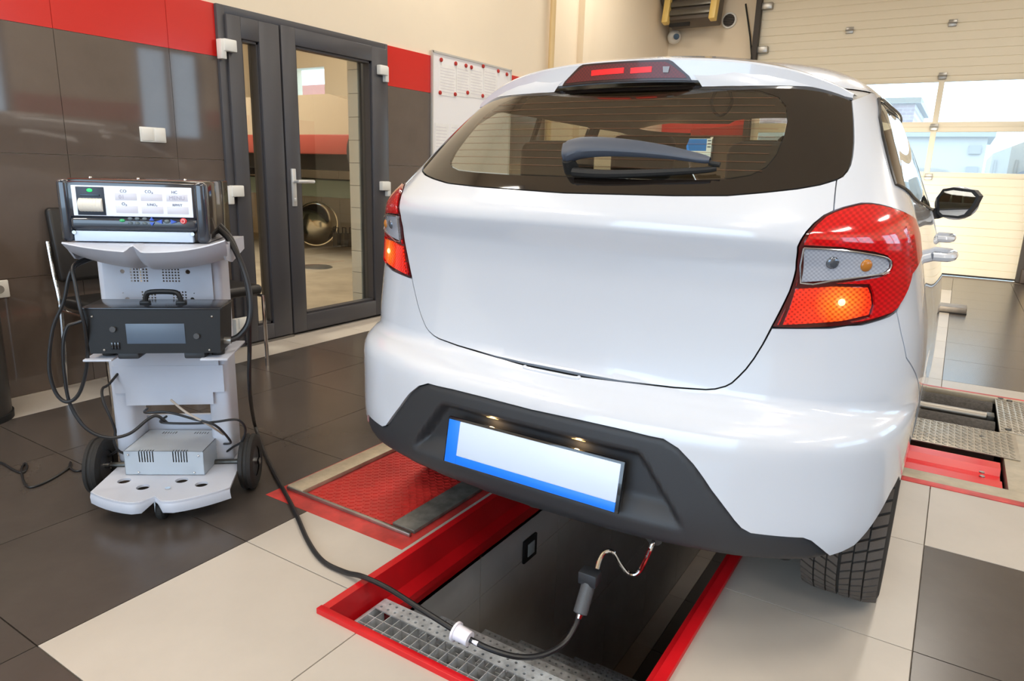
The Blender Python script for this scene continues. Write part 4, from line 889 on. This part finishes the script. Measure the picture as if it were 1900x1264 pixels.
# base tray
def arc(x0, x1, y0, sag, n=14): return [(x0+(x1-x0)*k/n, y0-sag*(1-(2*k/n-1)**2)) for k in range(n+1)]
fe = arc(-.205, .235, -.205, .10); fe = fe[:6]+[(-.02, -.292), (.012, -.255), (.045, -.293)]+fe[9:]
def flat(fn, n):
    return (lambda u, v: np.stack(fn(np.asarray(u, float), np.asarray(v, float)), -1)), (lambda u, v: np.broadcast_to(np.array(n, float), np.shape(u)+(3,)).copy())
def ring(x, y, r, n=8): return [(x+r*math.cos(2*math.pi*k/n), y+r*math.sin(2*math.pi*k/n)) for k in range(n)]
def slot(x0_, x1_, y0_, y1_): return [(x0_, y0_), (x1_, y0_), (x1_, y1_), (x0_, y1_)]
panel('base_tray', fe+[(.215, .15), (-.19, .16)], cart_grey, cart, wall=.008, step=.03, metric=False, surf=flat(lambda u, v: (u, v, u*0+.096), (0, 0, 1)), holes=[ring(x, y, .021, 20) for x, y in ((-.05, -.18), (.135, -.172), (-.13, -.125), (.06, -.135))])
b = MB(); b.grid([[(x, y+.004, .097) for x, y in fe], [(x*1.005, y-.004, .08) for x, y in fe], [(x*1.01, y+.002, .055+(0.03 if abs(x-.012) < .02 else 0)) for x, y in fe]]); b.build('base_apron', cart_grey, cart, smooth=60)
b = MB(); b.frustum((.035, -.2, .096), (.035, -.2, .1), .009, seg=12); b.build('bolt', chrome, cart)
# column: two rounded side posts, faceplate, lower bridge (stands at the back of the base)
for x0_, x1_ in ((-.205, -.132), (.122, .196)): b = MB(); b.box(x0_, x1_, .02, .15, .09, .872, .022, seg=4); b.build('side_post', cart_grey, cart)
b = MB(); b.prism([(-.184, .468), (-.184, .368), (-.149, .368), (-.149, .323), (.144, .323), (.144, .368), (.184, .368), (.184, .468)], .006, .03, T=Matrix(((1, 0, 0, 0), (0, 0, 1, 0), (0, 1, 0, 0), (0, 0, 0, 1)))); b.build('lower_plate', cart_grey, cart)
b = MB(); b.box(-.149, .144, .135, .15, .1, .24, .003); b.build('bridge_plate', cart_grey, cart)
vh = [ring(x0_+i*.0099, z0_+j*.0099, .0033) for x0_, z0_, nx, nz in ((-.09, .768, 6, 6), (.012, .768, 6, 6), (.04, .70, 5, 4), (-.06, .70, 5, 4)) for i in range(nx) for j in range(nz)]
vh += [ring(x, z, r, 14) for x, z, r in ((.092, .80, .0078), (-.117, .80, .007), (.10, .705, .007), (-.11, .705, .007), (.107, .726, .002), (-.122, .726, .002))]
panel('face_plate', slot(-.178, .17, .468, .87), cart_grey, cart, wall=.003, step=.03, metric=False, surf=flat(lambda u, v: (u, u*0+.008, v), (0, -1, 0)), holes=vh)
# instrument shelf with curved front apron
xs_ = np.linspace(-.183, .283, 49)
def nx_(x): return (x-.05)/.233
def front_z(x): return .895+.024*nx_(x)**2+.014*max(0, nx_(x))**3+max(0, .022*(1-abs(x-.018)/.024))
rows = [[Vector((x*.97+.0, -.16, .915)) for x in xs_], [Vector((x, -.247+.012*nx_(x)**2, front_z(x)+.004)) for x in xs_], [Vector((x, -.25+.012*nx_(x)**2, front_z(x))) for x in xs_]]
for k in range(1, 11):
    t = k/10; rows.append([Vector((x*(1-.26*t**1.5)-.012*t, -.25+.012*nx_(x)**2+.262*t, front_z(x)*(1-t)+.838*t-.042*math.sin(math.pi*t**.8)*(1-.5*nx_(x)**2))) for x in xs_])
b = MB(); b.grid(rows); b.build('shelf_apron', cart_grey, cart, smooth=40)
b = MB(); b.box(-.2, .25, -.19, .12, .903, .914, .003); b.build('shelf_top', cart_grey, cart)
for s_ in (-1, 1): b = MB(); x = .028+s_*.226; b.prism([(-.19, .914), (.12, .914), (.12, .87), (-.06, .845), (-.13, .86)], x-.003, x+.003, T=Matrix(((0, 0, 1, 0), (1, 0, 0, 0), (0, 1, 0, 0), (0, 0, 0, 1)))); b.build('shelf_cheek', cart_grey, cart, smooth=0)
# bracket ears for the black unit
for x0_, x1_ in ((-.175, -.09), (.175, .26)): b = MB(); b.box(x0_, x1_, -.215, .03, .545, .552, .002); b.build('bracket', cart_grey, cart)
# wheels and caster
for x in (-.255, .258):
    T = Matrix.Translation((x, 0, .102)) @ roty(90)
    b = MB(); b.lathe([(.055, -.022), (.085, -.026), (.098, -.02), (.102, -.008), (.0975, -.004), (.0975, .004), (.102, .008), (.098, .02), (.085, .026), (.055, .022)], 40, T); w = b.build('wheel', rubber, cart)
    b = MB(); b.lathe([(.001, -.016), (.03, -.02), (.057, -.018), (.057, .018), (.03, .02), (.001, .016)], 28, T); b.build('hub', black_plastic, w)
    b = MB(); b.frustum((x-.035, 0, .102), (x+.035, 0, .102), .012, seg=14); b.build('axle_nut', chrome, w)
b = MB(); b.frustum((-.25, 0, .102), (.25, 0, .102), .01, seg=10); b.build('axle', dark_steel, cart)
b = MB(); b.lathe([(.008, -.012), (.03, -.014), (.036, -.006), (.036, .006), (.03, .014), (.008, .012)], 28, Matrix.Translation((.02, -.22, .036)) @ roty(90)); w = b.build('caster', rubber, cart)
b = MB(); b.box(.0, .004, -.235, -.2, .03, .088); b.box(.036, .04, -.235, -.2, .03, .088); b.frustum((.0, -.222, .036), (.042, -.222, .036), .008, seg=10); b.build('caster_fork', chrome, w)
# ---- gas analyser on the shelf
an, A = cthing('gas_analyzer', 'black glossy gas analyser with lit white display panel and printer on the trolley shelf', 'analyser', 0.01, -.02, .915)
def ap(b, nm, mt, par=None, sm=35): return b.build(nm, mt, par or an, sm, loc=A if par is None else None)
b = MB(); b.box(-.195, .215, -.145, .12, .917, 1.108, .008); ap(b, 'casing', M('analyser_case', '#2a2725', .12, coat=.6))
bez = M('analyser_bezel', '#272d38', .15, coat=.7)
for x0_, x1_ in ((-.212, -.178), (.182, .218)): b = MB(); b.box(x0_, x1_, -.172, -.13, .917, 1.105, .012, seg=3); ap(b, 'end_bezel', bez)
b = MB(); b.box(-.185, .19, -.166, -.14, .992, 1.1, .006); bz = ap(b, 'front_bezel', bez)
b = MB(); b.box(-.185, .19, -.172, -.14, .952, .994, .014, seg=4); ap(b, 'button_bar', bez)
b = MB(); b.box(-.17, .176, -.1675, -.165, .997, 1.088, .001); dp = ap(b, 'display_panel', M('display_white', '#e9f1fb', .25, emit='#eef4ff', es=.2))
b = MB(); b.box(-.176, .17, -.168, -.145, .919, .951, .002); ap(b, 'white_strip', M('strip_white', '#ccdcf0', .35))
for x in (-.174, .17): b = MB(); b.frustum((x, -.166, .946), (x, -.171, .946), .006, seg=12); ap(b, 'corner_screw', chrome)
for x in (-.14, .0, .14): b = MB(); b.ball((x, -.1, 1.109), .005); ap(b, 'top_screw', chrome)
b = MB(); b.box(-.157, -.077, -.1695, -.166, .999, 1.084, .001); pr = ap(b, 'printer', M('printer_dark', '#262f3d', .4))
b = MB(); b.frustum((-.15, -.163, 1.03), (-.084, -.163, 1.03), .021, seg=28); b.build('paper_roll', M('roll_paper', '#efe9dc', .7), pr)
for k in range(7): b = MB(); b.frustum((-.146+k*.0092, -.163, 1.03), (-.1445+k*.0092, -.163, 1.03), .0216, seg=28); b.build('roll_rib', M('roll_paper'), pr)
b = MB(); b.box(-.145, -.09, -.172, -.168, 1.056, 1.062, .001); b.build('tear_bar', M('tear_bar', '#3f4a55', .3, .5), pr)
b = MB(); b.ball((-.117, -.17, 1.074), .006, (1.3, .5, .8)); b.build('green_light', M('green_led', '#1fdc50', .3, emit='#20ff58', es=2.5), pr)
lcd = M('lcd', '#dcdbe6', .3); ink = M('print_blue', '#1d2f66', .6); seg_i = M('lcd_segment', '#b9b6c8', .6); faint = M('faint_print', '#cbc7cb', .8)
def txt(s_, x, z, size, par, mt, y=-.1686, align='CENTER'): return text_mesh(s_, size, 'lettering', mt, par, Matrix.Translation((x, y, z)) @ rotx(90), align, .0002)
for i, x in enumerate((-.016, .058, .132)):
    for j, z in enumerate((1.0565, 1.018)):
        b = MB(); b.box(x-.0315, x+.0315, -.1684, -.1672, z-.0108, z+.0108, .0006); l = b.build('lcd_field', lcd, dp)
        head = (('CO', 'O\u2082'), ('CO\u2082', '\u03bb/NO\u2093'), ('HC', 'RPM/T'))[i][j]
        txt(head, x-(.006 if len(head) < 4 else 0), z+.0128, .0125 if len(head) < 4 else .0105, dp, ink)
        val = (('01', ''), ('', 'MENU'), ('MENU', '01'))[i][j]
        if (i, j) in ((0, 0), (2, 0)): txt(val, x-(.012 if i == 0 else 0), z-.006, .017, dp, seg_i, -.1690)
def bx_(px_): return (px_-135)*.001554-.167
def bz_(py_): return 1.0835-(py_-346)*.0015
btn = M('button_grey', '#5c6a70', .3, coat=.4)
def button(px_, py_, rx, rz, mt, nm='button', pts=None):
    b = MB()
    if pts: b.prism([(bx_(px_)+p, bz_(py_)+q) for p, q in pts], .171, .178, T=rotx(90))
    else: b.ball((bx_(px_), -.1715, bz_(py_)), 1, (rx, .005, rz), 14)
    return ap(b, nm, mt)
button(222, 412, .0085, .0052, M('button_green', '#2fae6c', .3, coat=.5))
for p in ((237, 408), (250, 408), (264, 408), (237, 417), (250, 417), (264, 417)): button(*p, .0075, .0048, btn)
blue = M('button_blue', '#2a55c8', .3, coat=.5)
t_ = .007
button(278, 408, 0, 0, blue, pts=[(-t_, -.004), (t_, -.004), (0, .006)]); button(278, 417, 0, 0, blue, pts=[(-t_, .004), (0, -.006), (t_, .004)])
button(292, 412.5, 0, 0, blue, pts=[(.008, -.0065), (.008, .0065), (-.009, 0)]); button(319, 412.5, 0, 0, blue, pts=[(-.008, -.0065), (.009, 0), (-.008, .0065)])
button(305.5, 412.5, .009, .0062, btn); button(337, 411, .0105, .0095, M('button_red', '#d8303a', .3, coat=.5), 'power_button')
b = MB(); b.lathe([(.0045, .0), (.0045, .0012), (.006, .0012), (.006, 0)], 20, Matrix.Translation((bx_(337), -.177, bz_(411))) @ rotx(90)); ap(b, 'power_symbol', M('pale_pink', '#ffc9c6', .5))
# ---- black smoke meter unit
bb, B_ = cthing('smoke_meter', 'black box shaped smoke meter with carry handle on the trolley brackets', 'instrument', .043, -.13, .57)
def bp_(b, nm, mt, sm=35): return b.build(nm, mt, bb, sm, loc=B_)
blk = M('black_powder_coat', '#0f0f11', .5, bump=(500, .1))
b = MB(); b.prism([(-.152, .57), (.238, .57), (.246, .715), (-.163, .715)], .065, .208, T=rotx(90)); bp_(b, 'casing', blk, 0)
b = MB(); b.box(-.166, .249, -.212, -.06, .712, .718, .002); bp_(b, 'lid', M('black_satin', '#23272e', .25, coat=.3))
b = MB(); b.tube([(.0, -.14, .715), (.004, -.14, .742), (.02, -.14, .756), (.09, -.14, .756), (.106, -.14, .742), (.11, -.14, .715)], .0085, 8, 4); bp_(b, 'carry_handle', blk)
for x in (.0, .11): b = MB(); b.box(x-.016, x+.016, -.15, -.13, .716, .728, .004); bp_(b, 'handle_foot', blk)
b = MB(); b.box(-.04, .135, -.2105, -.207, .602, .667, .001); bp_(b, 'label_plate', M('label_blue_grey', '#586779', .35))
for x, z in ((-.077, .65), (.17, .627)): b = MB(); b.frustum((x, -.207, z), (x, -.216, z), .009, seg=16); bp_(b, 'knob', M('knob_grey', '#4a4a4c', .35))
for k in range(3): b = MB(); b.box(-.088+k*.009, -.081+k*.009, -.212, -.207, .584, .607, .001); bp_(b, 'rocker', gloss_black)
for x, z in ((-.135, .69), (.22, .69), (-.11, .582), (.205, .58)): b = MB(); b.ball((x, -.209, z), .004); bp_(b, 'screw', steel)
for x in (-.12, .215): b = MB(); b.frustum((x, -.15, .552), (x, -.15, .571), .02, .022, seg=18); bp_(b, 'rubber_foot', rubber)
for x in (-.045, .155): b = MB(); b.box(x-.032, x+.032, -.2, -.13, .549, .571, .005); bp_(b, 'cable_clip', black_plastic)
b = MB(); b.frustum((.235, -.16, .60), (.262, -.16, .60), .011, seg=14); bp_(b, 'hose_socket', steel)
# ---- power supply on the base tray
ps, P_ = cthing('power_supply', 'grey slotted power supply box lying on the trolley base', 'power supply', 0, -.02, .097)
def pp_(b, nm, mt, sm=30): return b.build(nm, mt, ps, sm, loc=P_)
Tq = Matrix.Translation((0, .0, 0)) @ rotz(-5)
b = MB(); b.box(-.135, -.133, -.09, .115, .098, .186, T=Tq); b.box(.133, .135, -.09, .115, .098, .186, T=Tq); b.box(-.135, .135, .113, .115, .098, .186, T=Tq); b.box(-.135, .135, -.09, .115, .098, .1, T=Tq); pp_(b, 'casing', psu_grey)
rq = np.array(Tq.to_3x3())
def psu_sheet(nm, P, fn, n, hl):
    o = panel(nm, P, psu_grey, ps, wall=.0015, step=.03, metric=False, surf=flat(fn, n), holes=hl); o.data.transform(Tq); o.location = P_; return o
sx_ = [x0_+k*.0092 for x0_ in (-.085, .03) for k in range(6)]
psu_sheet('front_cover', slot(-.135, .135, .098, .186), lambda u, v: (u, u*0-.09, v), (0, -1, 0), [slot(x, x+.004, .145, .1845) for x in sx_])
psu_sheet('top_cover', slot(-.135, .135, -.09, .115), lambda u, v: (u, v, u*0+.186), (0, 0, 1), [slot(x, x+.004, -.0885, -.075) for x in sx_]+[slot(x+.01, x+.014, .075, .095) for x in sx_])
for x, z in ((-.12, .172), (.118, .17), (-.09, .107), (.1, .107)): b = MB(); b.ball((x, -.0905, z), .0042, T=Tq); pp_(b, 'screw', chrome)
for z in (.125, .16): b = MB(); b.frustum((.133, .03, z), (.165, .03, z), .009, seg=12); pp_(b, 'plug', matt_black)
# ---- cables and hoses
def hose(name, label, cat, pts, r, mat=cable_mat, parts=()):
    b = MB(); b.tube(pts, r, 10, 7); return tag(b.build(name, mat), label, cat)
hose('cable_loop', 'black cable hanging in a long loop from the trolley shelf', 'cable', [cw(-.15, -.1, .86), cpx(134, 500, -.17), cpx(118, 560, -.18), cpx(98, 610, -.18), cpx(91, 680, -.18), cpx(103, 728, -.18), cpx(125, 746, -.18), cpx(148, 728, -.18), cpx(162, 670, -.19), cpx(158, 610, -.22), cpx(148, 570, -.225), cpx(140, 530, -.2), cpx(137, 492, -.17), cw(-.16, -.08, .86)], .0058)
hose('cable', 'black cable sagging from the smoke meter to the trolley foot', 'cable', [cw(-.15, -.14, .675), cpx(140, 600, -.15), cpx(124, 608, -.16), cpx(117, 640, -.17), cpx(119, 690, -.17), cpx(130, 750, -.17), cpx(160, 795, -.17), cpx(200, 812, -.16), cpx(240, 805, -.14), cpx(275, 778, -.11), cpx(292, 772, -.10), cpx(310, 785, -.09)], .0055)
hose('signal_cable', 'black cable looping over the power supply to its plugs', 'cable', [cw(-.06, -.05, .33), cpx(270, 766, -.095), cpx(310, 765, -.1), cpx(360, 778, -.1), cpx(400, 790, -.1), cpx(428, 820, -.05), cw(.16, .03, .16)], .0042)
hose('mains_lead', 'thin black lead curling out past the trolley post', 'cable', [cw(-.0, -.05, .30), cpx(300, 784, -.1), cpx(360, 786, -.1), cpx(400, 783, -.09), cpx(440, 779, -.08), cpx(455, 795, -.06), cpx(450, 818, -.04), cpx(432, 830, .0), cw(.165, .03, .125)], .0042)
hose('pale_lead', 'pale grey lead slanting through the trolley opening', 'cable', [cw(.02, -.05, .36), cpx(345, 765, -.095), cpx(385, 787, -.095), cw(.18, -.03, .22)], .004, M('pale_cable', '#b9ada0', .5))
fl_ = lambda p, z=.005: Vector(on_z(*p, z))
hose('extension_cord', 'black mains cord curling across the dark floor tiles to the trolley', 'cord', [fl_((-40, 850)), fl_((0, 858)), fl_((25, 872)), fl_((42, 877)), fl_((50, 866)), fl_((46, 860)), fl_((40, 872)), fl_((45, 895)), fl_((58, 904)), fl_((90, 892)), fl_((128, 868)), fl_((131, 858)), fl_((130, 868)), fl_((145, 874)), fl_((180, 862), .02), cpx(212, 840, -.05), cpx(222, 838, -.03), cw(-.13, -.02, .13)], .0042)
hose('mains_cable', 'black cable dropping beside the trolley post to the power supply', 'cable', [cw(-.13, .08, .5), cpx(205, 710, -.02), cpx(190, 722, -.05), cpx(192, 745, -.07), cpx(205, 775, -.08), cpx(214, 800, -.08), cpx(212, 820, -.08), cpx(222, 838, -.07), cw(-.13, -.03, .15)], .0045)
hose('gas_hose', 'thick black hose arching from the gas analyser down to the smoke meter', 'hose', [cw(.2, .0, 1.0), cpx(400, 418, -.02), cpx(425, 445, -.06), cpx(448, 490, -.09), cpx(463, 545, -.12), cpx(462, 595, -.14), cpx(445, 622, -.15), cw(.255, -.16, .60)], .0095)
hose('sample_hose', 'second black hose running beside the thick hose from the analyser', 'hose', [cw(.2, .02, 1.01), cpx(402, 410, .0), cpx(428, 440, -.02), cpx(446, 485, -.05), cpx(458, 530, -.07), cpx(462, 570, -.08), cpx(463, 640, -.02), cpx(463, 720, .05), Vector(on_z(472, 785, .06)), fl_((487, 832), .012), fl_((510, 880), .009), fl_((545, 945), .009), fl_((572, 1005), .009), fl_((600, 1042), .009), fl_((640, 1062), .012), fl_((672, 1070), .03), Vector(on_y(720, 1092, 1.27)), Vector(on_y(780, 1130, 1.25)), Vector(on_y(840, 1168, 1.24)), Vector(on_y(848, 1172, 1.24))], .0075)
fl2 = thing('inline_filter', 'white plastic inline filter in the black hose over the pit steps', 'filter', tuple(on_y(860, 1180, 1.24)))
a_, c_ = Vector(on_y(848, 1173, 1.24)), Vector(on_y(876, 1189, 1.24)); o0 = Vector(on_y(860, 1180, 1.24)); dx_ = (c_-a_).normalized()
b = MB(); b.frustum(-dx_*.02, dx_*.02, .021, .019, seg=24); b.frustum(-dx_*.026, -dx_*.02, .026, seg=24); b.build('body', M('filter_white', '#ece8f0', .35), fl2)
b = MB(); b.frustum(-dx_*.045, dx_*.045, .006, seg=12); b.build('nipple', M('filter_white'), fl2)
pr_top = Vector(on_y(1095, 1075, 1.5)); pr_bot = Vector(on_y(1076, 1140, 1.45))
hose('probe_hose', 'black hose sagging from the white filter to the exhaust probe grip', 'hose', [Vector(on_y(872, 1187, 1.24)), Vector(on_y(910, 1205, 1.25)), Vector(on_y(960, 1219, 1.28)), Vector(on_y(1005, 1216, 1.33)), Vector(on_y(1045, 1195, 1.39)), Vector(on_y(1066, 1165, 1.43)), pr_bot], .0075)
pb = thing('exhaust_probe', 'exhaust gas probe with grey grip and bent steel tube hooked into the tailpipe', 'probe', tuple(pr_bot)); dd = pr_top-pr_bot
b = MB(); b.tube([dd*.0, dd*.15, dd*.9], lambda t: .013+.006*min(1, t*4), 14, 4); b.build('grip', M('probe_grip', '#4d4f52', .5, bump=(200, .2)), pb)
b = MB(); b.frustum(-dd*.12, dd*.02, .007, .010, seg=14); b.build('collar', chrome, pb)
b = MB(); b.box(-.026, .026, -.02, .02, -.006, .03, .004, T=Matrix.Translation(dd*.95)); b.build('clamp', black_plastic, pb)
b = MB(); b.tube([Vector(q)-pr_bot for q in (on_y(1108, 1055, 1.51), on_y(1113, 1038, 1.52), on_y(1122, 1025, 1.53), on_y(1137, 1024, 1.54), on_y(1150, 1045, 1.56), on_y(1166, 1064, 1.58), on_y(1184, 1063, 1.59), on_y(1200, 1035, 1.595), on_y(1213, 1005, 1.60), (xt[0], 1.68, xt[2]+.005))], .0058, 10, 5); b.build('probe_tube', chrome, pb)
# ================================================================== CHAIRS, BIN
def chair(x, y, label):
    t = thing('visitor_chair', label, 'chair', (x, y, 0), math.radians(90), 'visitor chairs against the tiled wall')
    b = MB(); b.box(-.21, .21, -.2, .2, .43, .49, .025, seg=3); b.build('seat', leather, t)
    b = MB(); b.box(-.2, .2, .2, .245, .56, .93, .02, seg=3, T=Matrix.Translation((0, .2, .56)) @ rotx(-8) @ Matrix.Translation((0, -.2, -.56))); b.build('backrest', leather, t)
    for s_ in (-1, 1):
        b = MB(); b.tube([(s_*.215, -.19, 0), (s_*.215, -.185, .42)], .011, 10, 1); b.build('leg', chrome, t)
        b = MB(); b.tube([(s_*.215, .26, 0), (s_*.215, .21, .42), (s_*.215, .235, .6), (s_*.212, .262, .76)], .011, 10, 4); b.build('leg', chrome, t)
        b = MB(); b.tube([(s_*.215, -.185, .42), (s_*.215, .2, .42)], .009, 8, 1); b.build('seat_rail', chrome, t)
    return t
chair(-3.52, 1.89, 'black padded chair with chrome legs against the tiles, next to the bin'); chair(-3.52, 2.37, 'black padded chair with chrome legs, next to the glazed door')
bn = thing('waste_bin', 'tall dark round waste bin standing by the dark tiled wall', 'bin', (-3.61, 1.205, 0))
b = MB(); b.lathe([(.001, .03), (.145, .03), (.155, .7), (.15, .7), (.14, .05)], 40); b.build('body', M('bin_dark', '#3d3835', .4, .3), bn)
b = MB(); b.lathe([(.001, 0), (.15, 0), (.152, .03), (.001, .03)], 40); b.build('base_ring', matt_black, bn)
b = MB(); b.lathe([(.157, .69), (.16, .71), (.15, .78), (.09, .84), (.001, .86)], 40); b.build('lid', M('bin_lid', '#a3a58c', .3, .6), bn)
# ================================================================== SIDE SLIP PLATE
x0, x1, y0, y1 = SLIP
sp = thing('side_slip_plate', 'red checker steel test plate in a red frame let into the floor', 'test plate', ((x0+x1)/2, y0, 0)); Ls = -Vector(((x0+x1)/2, y0, 0))
b = MB(); b.box(x0, x1, y0, y1, -.012, .001); b.build('floor_frame', red_worn, sp, loc=Ls, smooth=0)
b = MB(); b.box(x0+.03, x0+.11, y0+.075, y1, .001, .018, .002); b.build('side_strip', M('pale_strip_steel', '#b9ab92', .45, .4, mottle=(12, .25)), sp, loc=Ls)
b = MB(); b.box(x1-.125, x1-.03, y0+.095, y1, .001, .014, .002); b.build('side_strip', M('scuffed_steel', '#77756f', .4, .4, mottle=(14, .45)), sp, loc=Ls)
b = MB(); b.box(x0+.125, x1-.125, y0+.085, y1, -.006, .002); ck = b.build('checker_plate', M('red_checker', '#c9332e', .38, mottle=(5, .25)), sp, loc=Ls, smooth=0)
b = MB()
for i in range(22):
    for j in range(48):
        cx_, cy_ = x0+.135+i*.018, y0+.095+j*.02; s_ = 1 if (i+j) % 2 else -1
        if cx_ > x1-.13: continue
        b.box(-.0085, .0085, -.0025, .0025, 0, .0022, T=Matrix.Translation((cx_, cy_, .002)) @ rotz(45*s_))
stuff(b.build('tread_studs', M('red_checker'), sp, loc=Ls, smooth=0))
b = MB(); b.box(x0+.03, x1-.03, y0+.07, y0+.082, .001, .014, .002); b.build('front_bar', steel, sp, loc=Ls)
# ================================================================== PIT STEPS
st = thing('pit_steps', 'galvanised steel grating steps leading down into the inspection pit', 'steps', (-.85, 1.2, -1.6)); Lp = -Vector((-.85, 1.2, -1.6))
for k in range(7):
    yb = 1.325+.262*k; z = -.055-.21*k; X0, X1 = -1.235, -.475; D = .185
    b = MB()
    for q in (X0, X1-.005): b.box(q, q+.005, yb-D, yb, z-.035, z)
    b.box(X0, X1, yb-D, yb-D+.004, z-.035, z)
    tr = b.build('tread', galv, st, loc=Lp, smooth=0)
    b = MB()
    for i in range(1, 24): xx = X0+(X1-X0)*i/24; b.box(xx-.0012, xx+.0012, yb-D, yb-.045, z-.03, z-.001)
    for yy in (yb-.115, yb-.08): b.box(X0, X1, yy-.0012, yy+.0012, z-.03, z-.002)
    stuff(b.build('grating_bars', galv, tr, smooth=0))
    if k == 0:
        nos = panel('nosing', slot(X0, X1, -.05, 0), galv, tr, wall=.004, step=.05, metric=False, surf=flat(lambda u, v: (u, v, u*0+.002), (0, 0, 1)), holes=[ring(X0+.015+i*.0252+j*.0126, -.036+j*.022, .0042) for i in range(29) for j in (0, 1)]); ns = nos
    else: ns = link('nosing', nos.data, None, tr)
    ns.location = (0, yb, z)
    b = MB(); b.box(X0, X1, yb-.003, yb, z-.035, z-.001); b.build('riser_lip', galv, tr, smooth=0)
for s_ in (-1.245, -.47): b = MB(); b.prism([(1.14, -.06), (1.33, -.06), (3.0, -1.6), (2.8, -1.6)], s_, s_+.008, T=Matrix(((0, 0, 1, 0), (1, 0, 0, 0), (0, 1, 0, 0), (0, 0, 0, 1)))); b.build('stringer', galv, st, loc=Lp, smooth=0)
c = on_x(983, 1017, -1.262); o = thing('pit_lamp_switch', 'small dark framed socket plate on the pit wall', 'socket', (-1.268, c[1], c[2]))
b = MB(); b.box(0, .012, -.05, .05, -.05, .05, .004); b.build('surround', matt_black, o); b = MB(); b.box(.011, .015, -.026, .026, -.028, .028, .002); b.build('insert', M('socket_pale', '#a9b3b5', .3), o)
# ================================================================== BRAKE TESTER
x0, x1, y0, y1 = TEST
bt_ = thing('brake_tester', 'roller brake tester with checker plates and red cover let into the floor', 'brake tester', ((x0+x1)/2, y0, 0)); Lb = -Vector(((x0+x1)/2, y0, 0))
def tp(b, nm, mt, sm=30): return b.build(nm, mt, bt_, sm, loc=Lb)
beige = M('tester_beige', '#b3a68f', .5, mottle=(8, .2)); chk = M('aluminium_checker', '#b3aa9b', .38, .5, mottle=(10, .2))
b = MB(); b.box(x0, x1, y0, y1, -.4, -.38); b.box(x0, x0+.01, y0, y1, -.38, -.01); b.box(x1-.01, x1, y0, y1, -.38, -.01); b.box(x0, x1, y0, y0+.01, -.38, -.01); b.box(x0, x1, y1-.01, y1, -.38, -.01); tp(b, 'tub', M('tub_dark', '#4a443c', .7), 0)
for a, c in ((y0, y0+.045), (y1-.035, y1)): b = MB(); b.box(x0, x1, a, c, -.02, .003, .001); tp(b, 'red_edge', red_worn)
b = MB(); b.box(x0, x1, y0+.046, y0+.15, -.03, .001, .002); b.box(.335, x1, y0+.15, y0+.94, -.05, -.001, .002); tp(b, 'frame', beige)
b = MB(); b.box(x0, x1, y1-.075, y1-.037, -.03, .006, .006); tp(b, 'rear_bar', beige)
b = MB(); b.prism([(y0+.15, -.035), (y0+.16, -.01), (y0+.25, -.008), (y0+.27, -.03), (y0+.36, -.028), (y0+.38, .0), (y0+.455, .002), (y0+.47, -.03), (y0+.47, -.06), (y0+.15, -.06)], x0+.01, .318, T=Matrix(((0, 0, 1, 0), (1, 0, 0, 0), (0, 1, 0, 0), (0, 0, 0, 1)))); tp(b, 'red_cover', M('cover_red', '#e0262c', .25, coat=.4), 25)
for q in (.03, .055): b = MB(); b.frustum((.25, y0+.2+q*2, -.009), (.25, y0+.2+q*2, -.004), .01, seg=14); tp(b, 'cover_bolt', steel)
b = MB(); b.box(x0+.005, .395, y0+.535, y0+.9, -.0, .006, .001); tp(b, 'checker_plate', chk); b = MB(); b.box(.333, x1-.01, y0+.94, y1-.036, -.012, .003, .001); tp(b, 'checker_plate', chk)
b = MB()
def studs(xa, xb, ya, yb, z):
    j = 0; y = ya
    while y < yb:
        i = 0; x = xa
        while x < xb: b.box(-.011, .011, -.003, .003, 0, .0025, T=Matrix.Translation((x, y, z)) @ rotz(40 if (i+j) % 2 else -40)); x += .026; i += 1
        y += .024; j += 1
studs(x0+.3, .38, y0+.55, y0+.89, .006); studs(.35, .8, y0+.955, y1-.05, .003)
stuff(tp(b, 'checker_studs', chk, 0))
for x, y in ((.26, y0+.78), (.40, y0+1.55), (.37, y0+.98), (.36, y1-.06)): b = MB(); b.frustum((x, y, .002), (x, y, .008), .014, seg=12); tp(b, 'bolt', dark_steel)
gritty = M('gritty_roller', '#4e4944', .9, mottle=(60, .4), bump=(250, .8))
for y in (y0+1.08, y0+1.46): b = MB(); b.frustum((x0+.02, y, -.1), (.32, y, -.1), .1, seg=36); tp(b, 'roller', gritty)
b = MB(); b.frustum((x0+.02, y0+1.26, -.03), (.29, y0+1.26, -.03), .026, seg=20); tp(b, 'sensing_roller', M('bright_steel', '#8d8880', .38, .9)); b = MB(); b.box(.29, .325, y0+1.22, y0+1.3, -.07, -.01, .004); tp(b, 'roller_bearing', dark_steel)
b = MB(); b.box(x0+.01, .33, y0+.9, y0+.94, -.3, -.01); tp(b, 'inner_wall', beige, 0)
# small block on the floor
c = on_z(1740, 579, 0); c2 = on_z(1791, 583, 0)
o = thing('floor_block', 'low grey metal block lying on the floor near the garage door', 'block', ((c[0]+c2[0])/2, c[1]+.12, 0))
b = MB(); b.box(-.115, .115, -.12, .12, .004, .06, .01); b.build('body', M('block_grey', '#7d756c', .5, .3, mottle=(12, .2)), o); b = MB(); b.box(-.118, .118, -.123, .123, 0, .012, .003); b.build('foot', rubber, o)
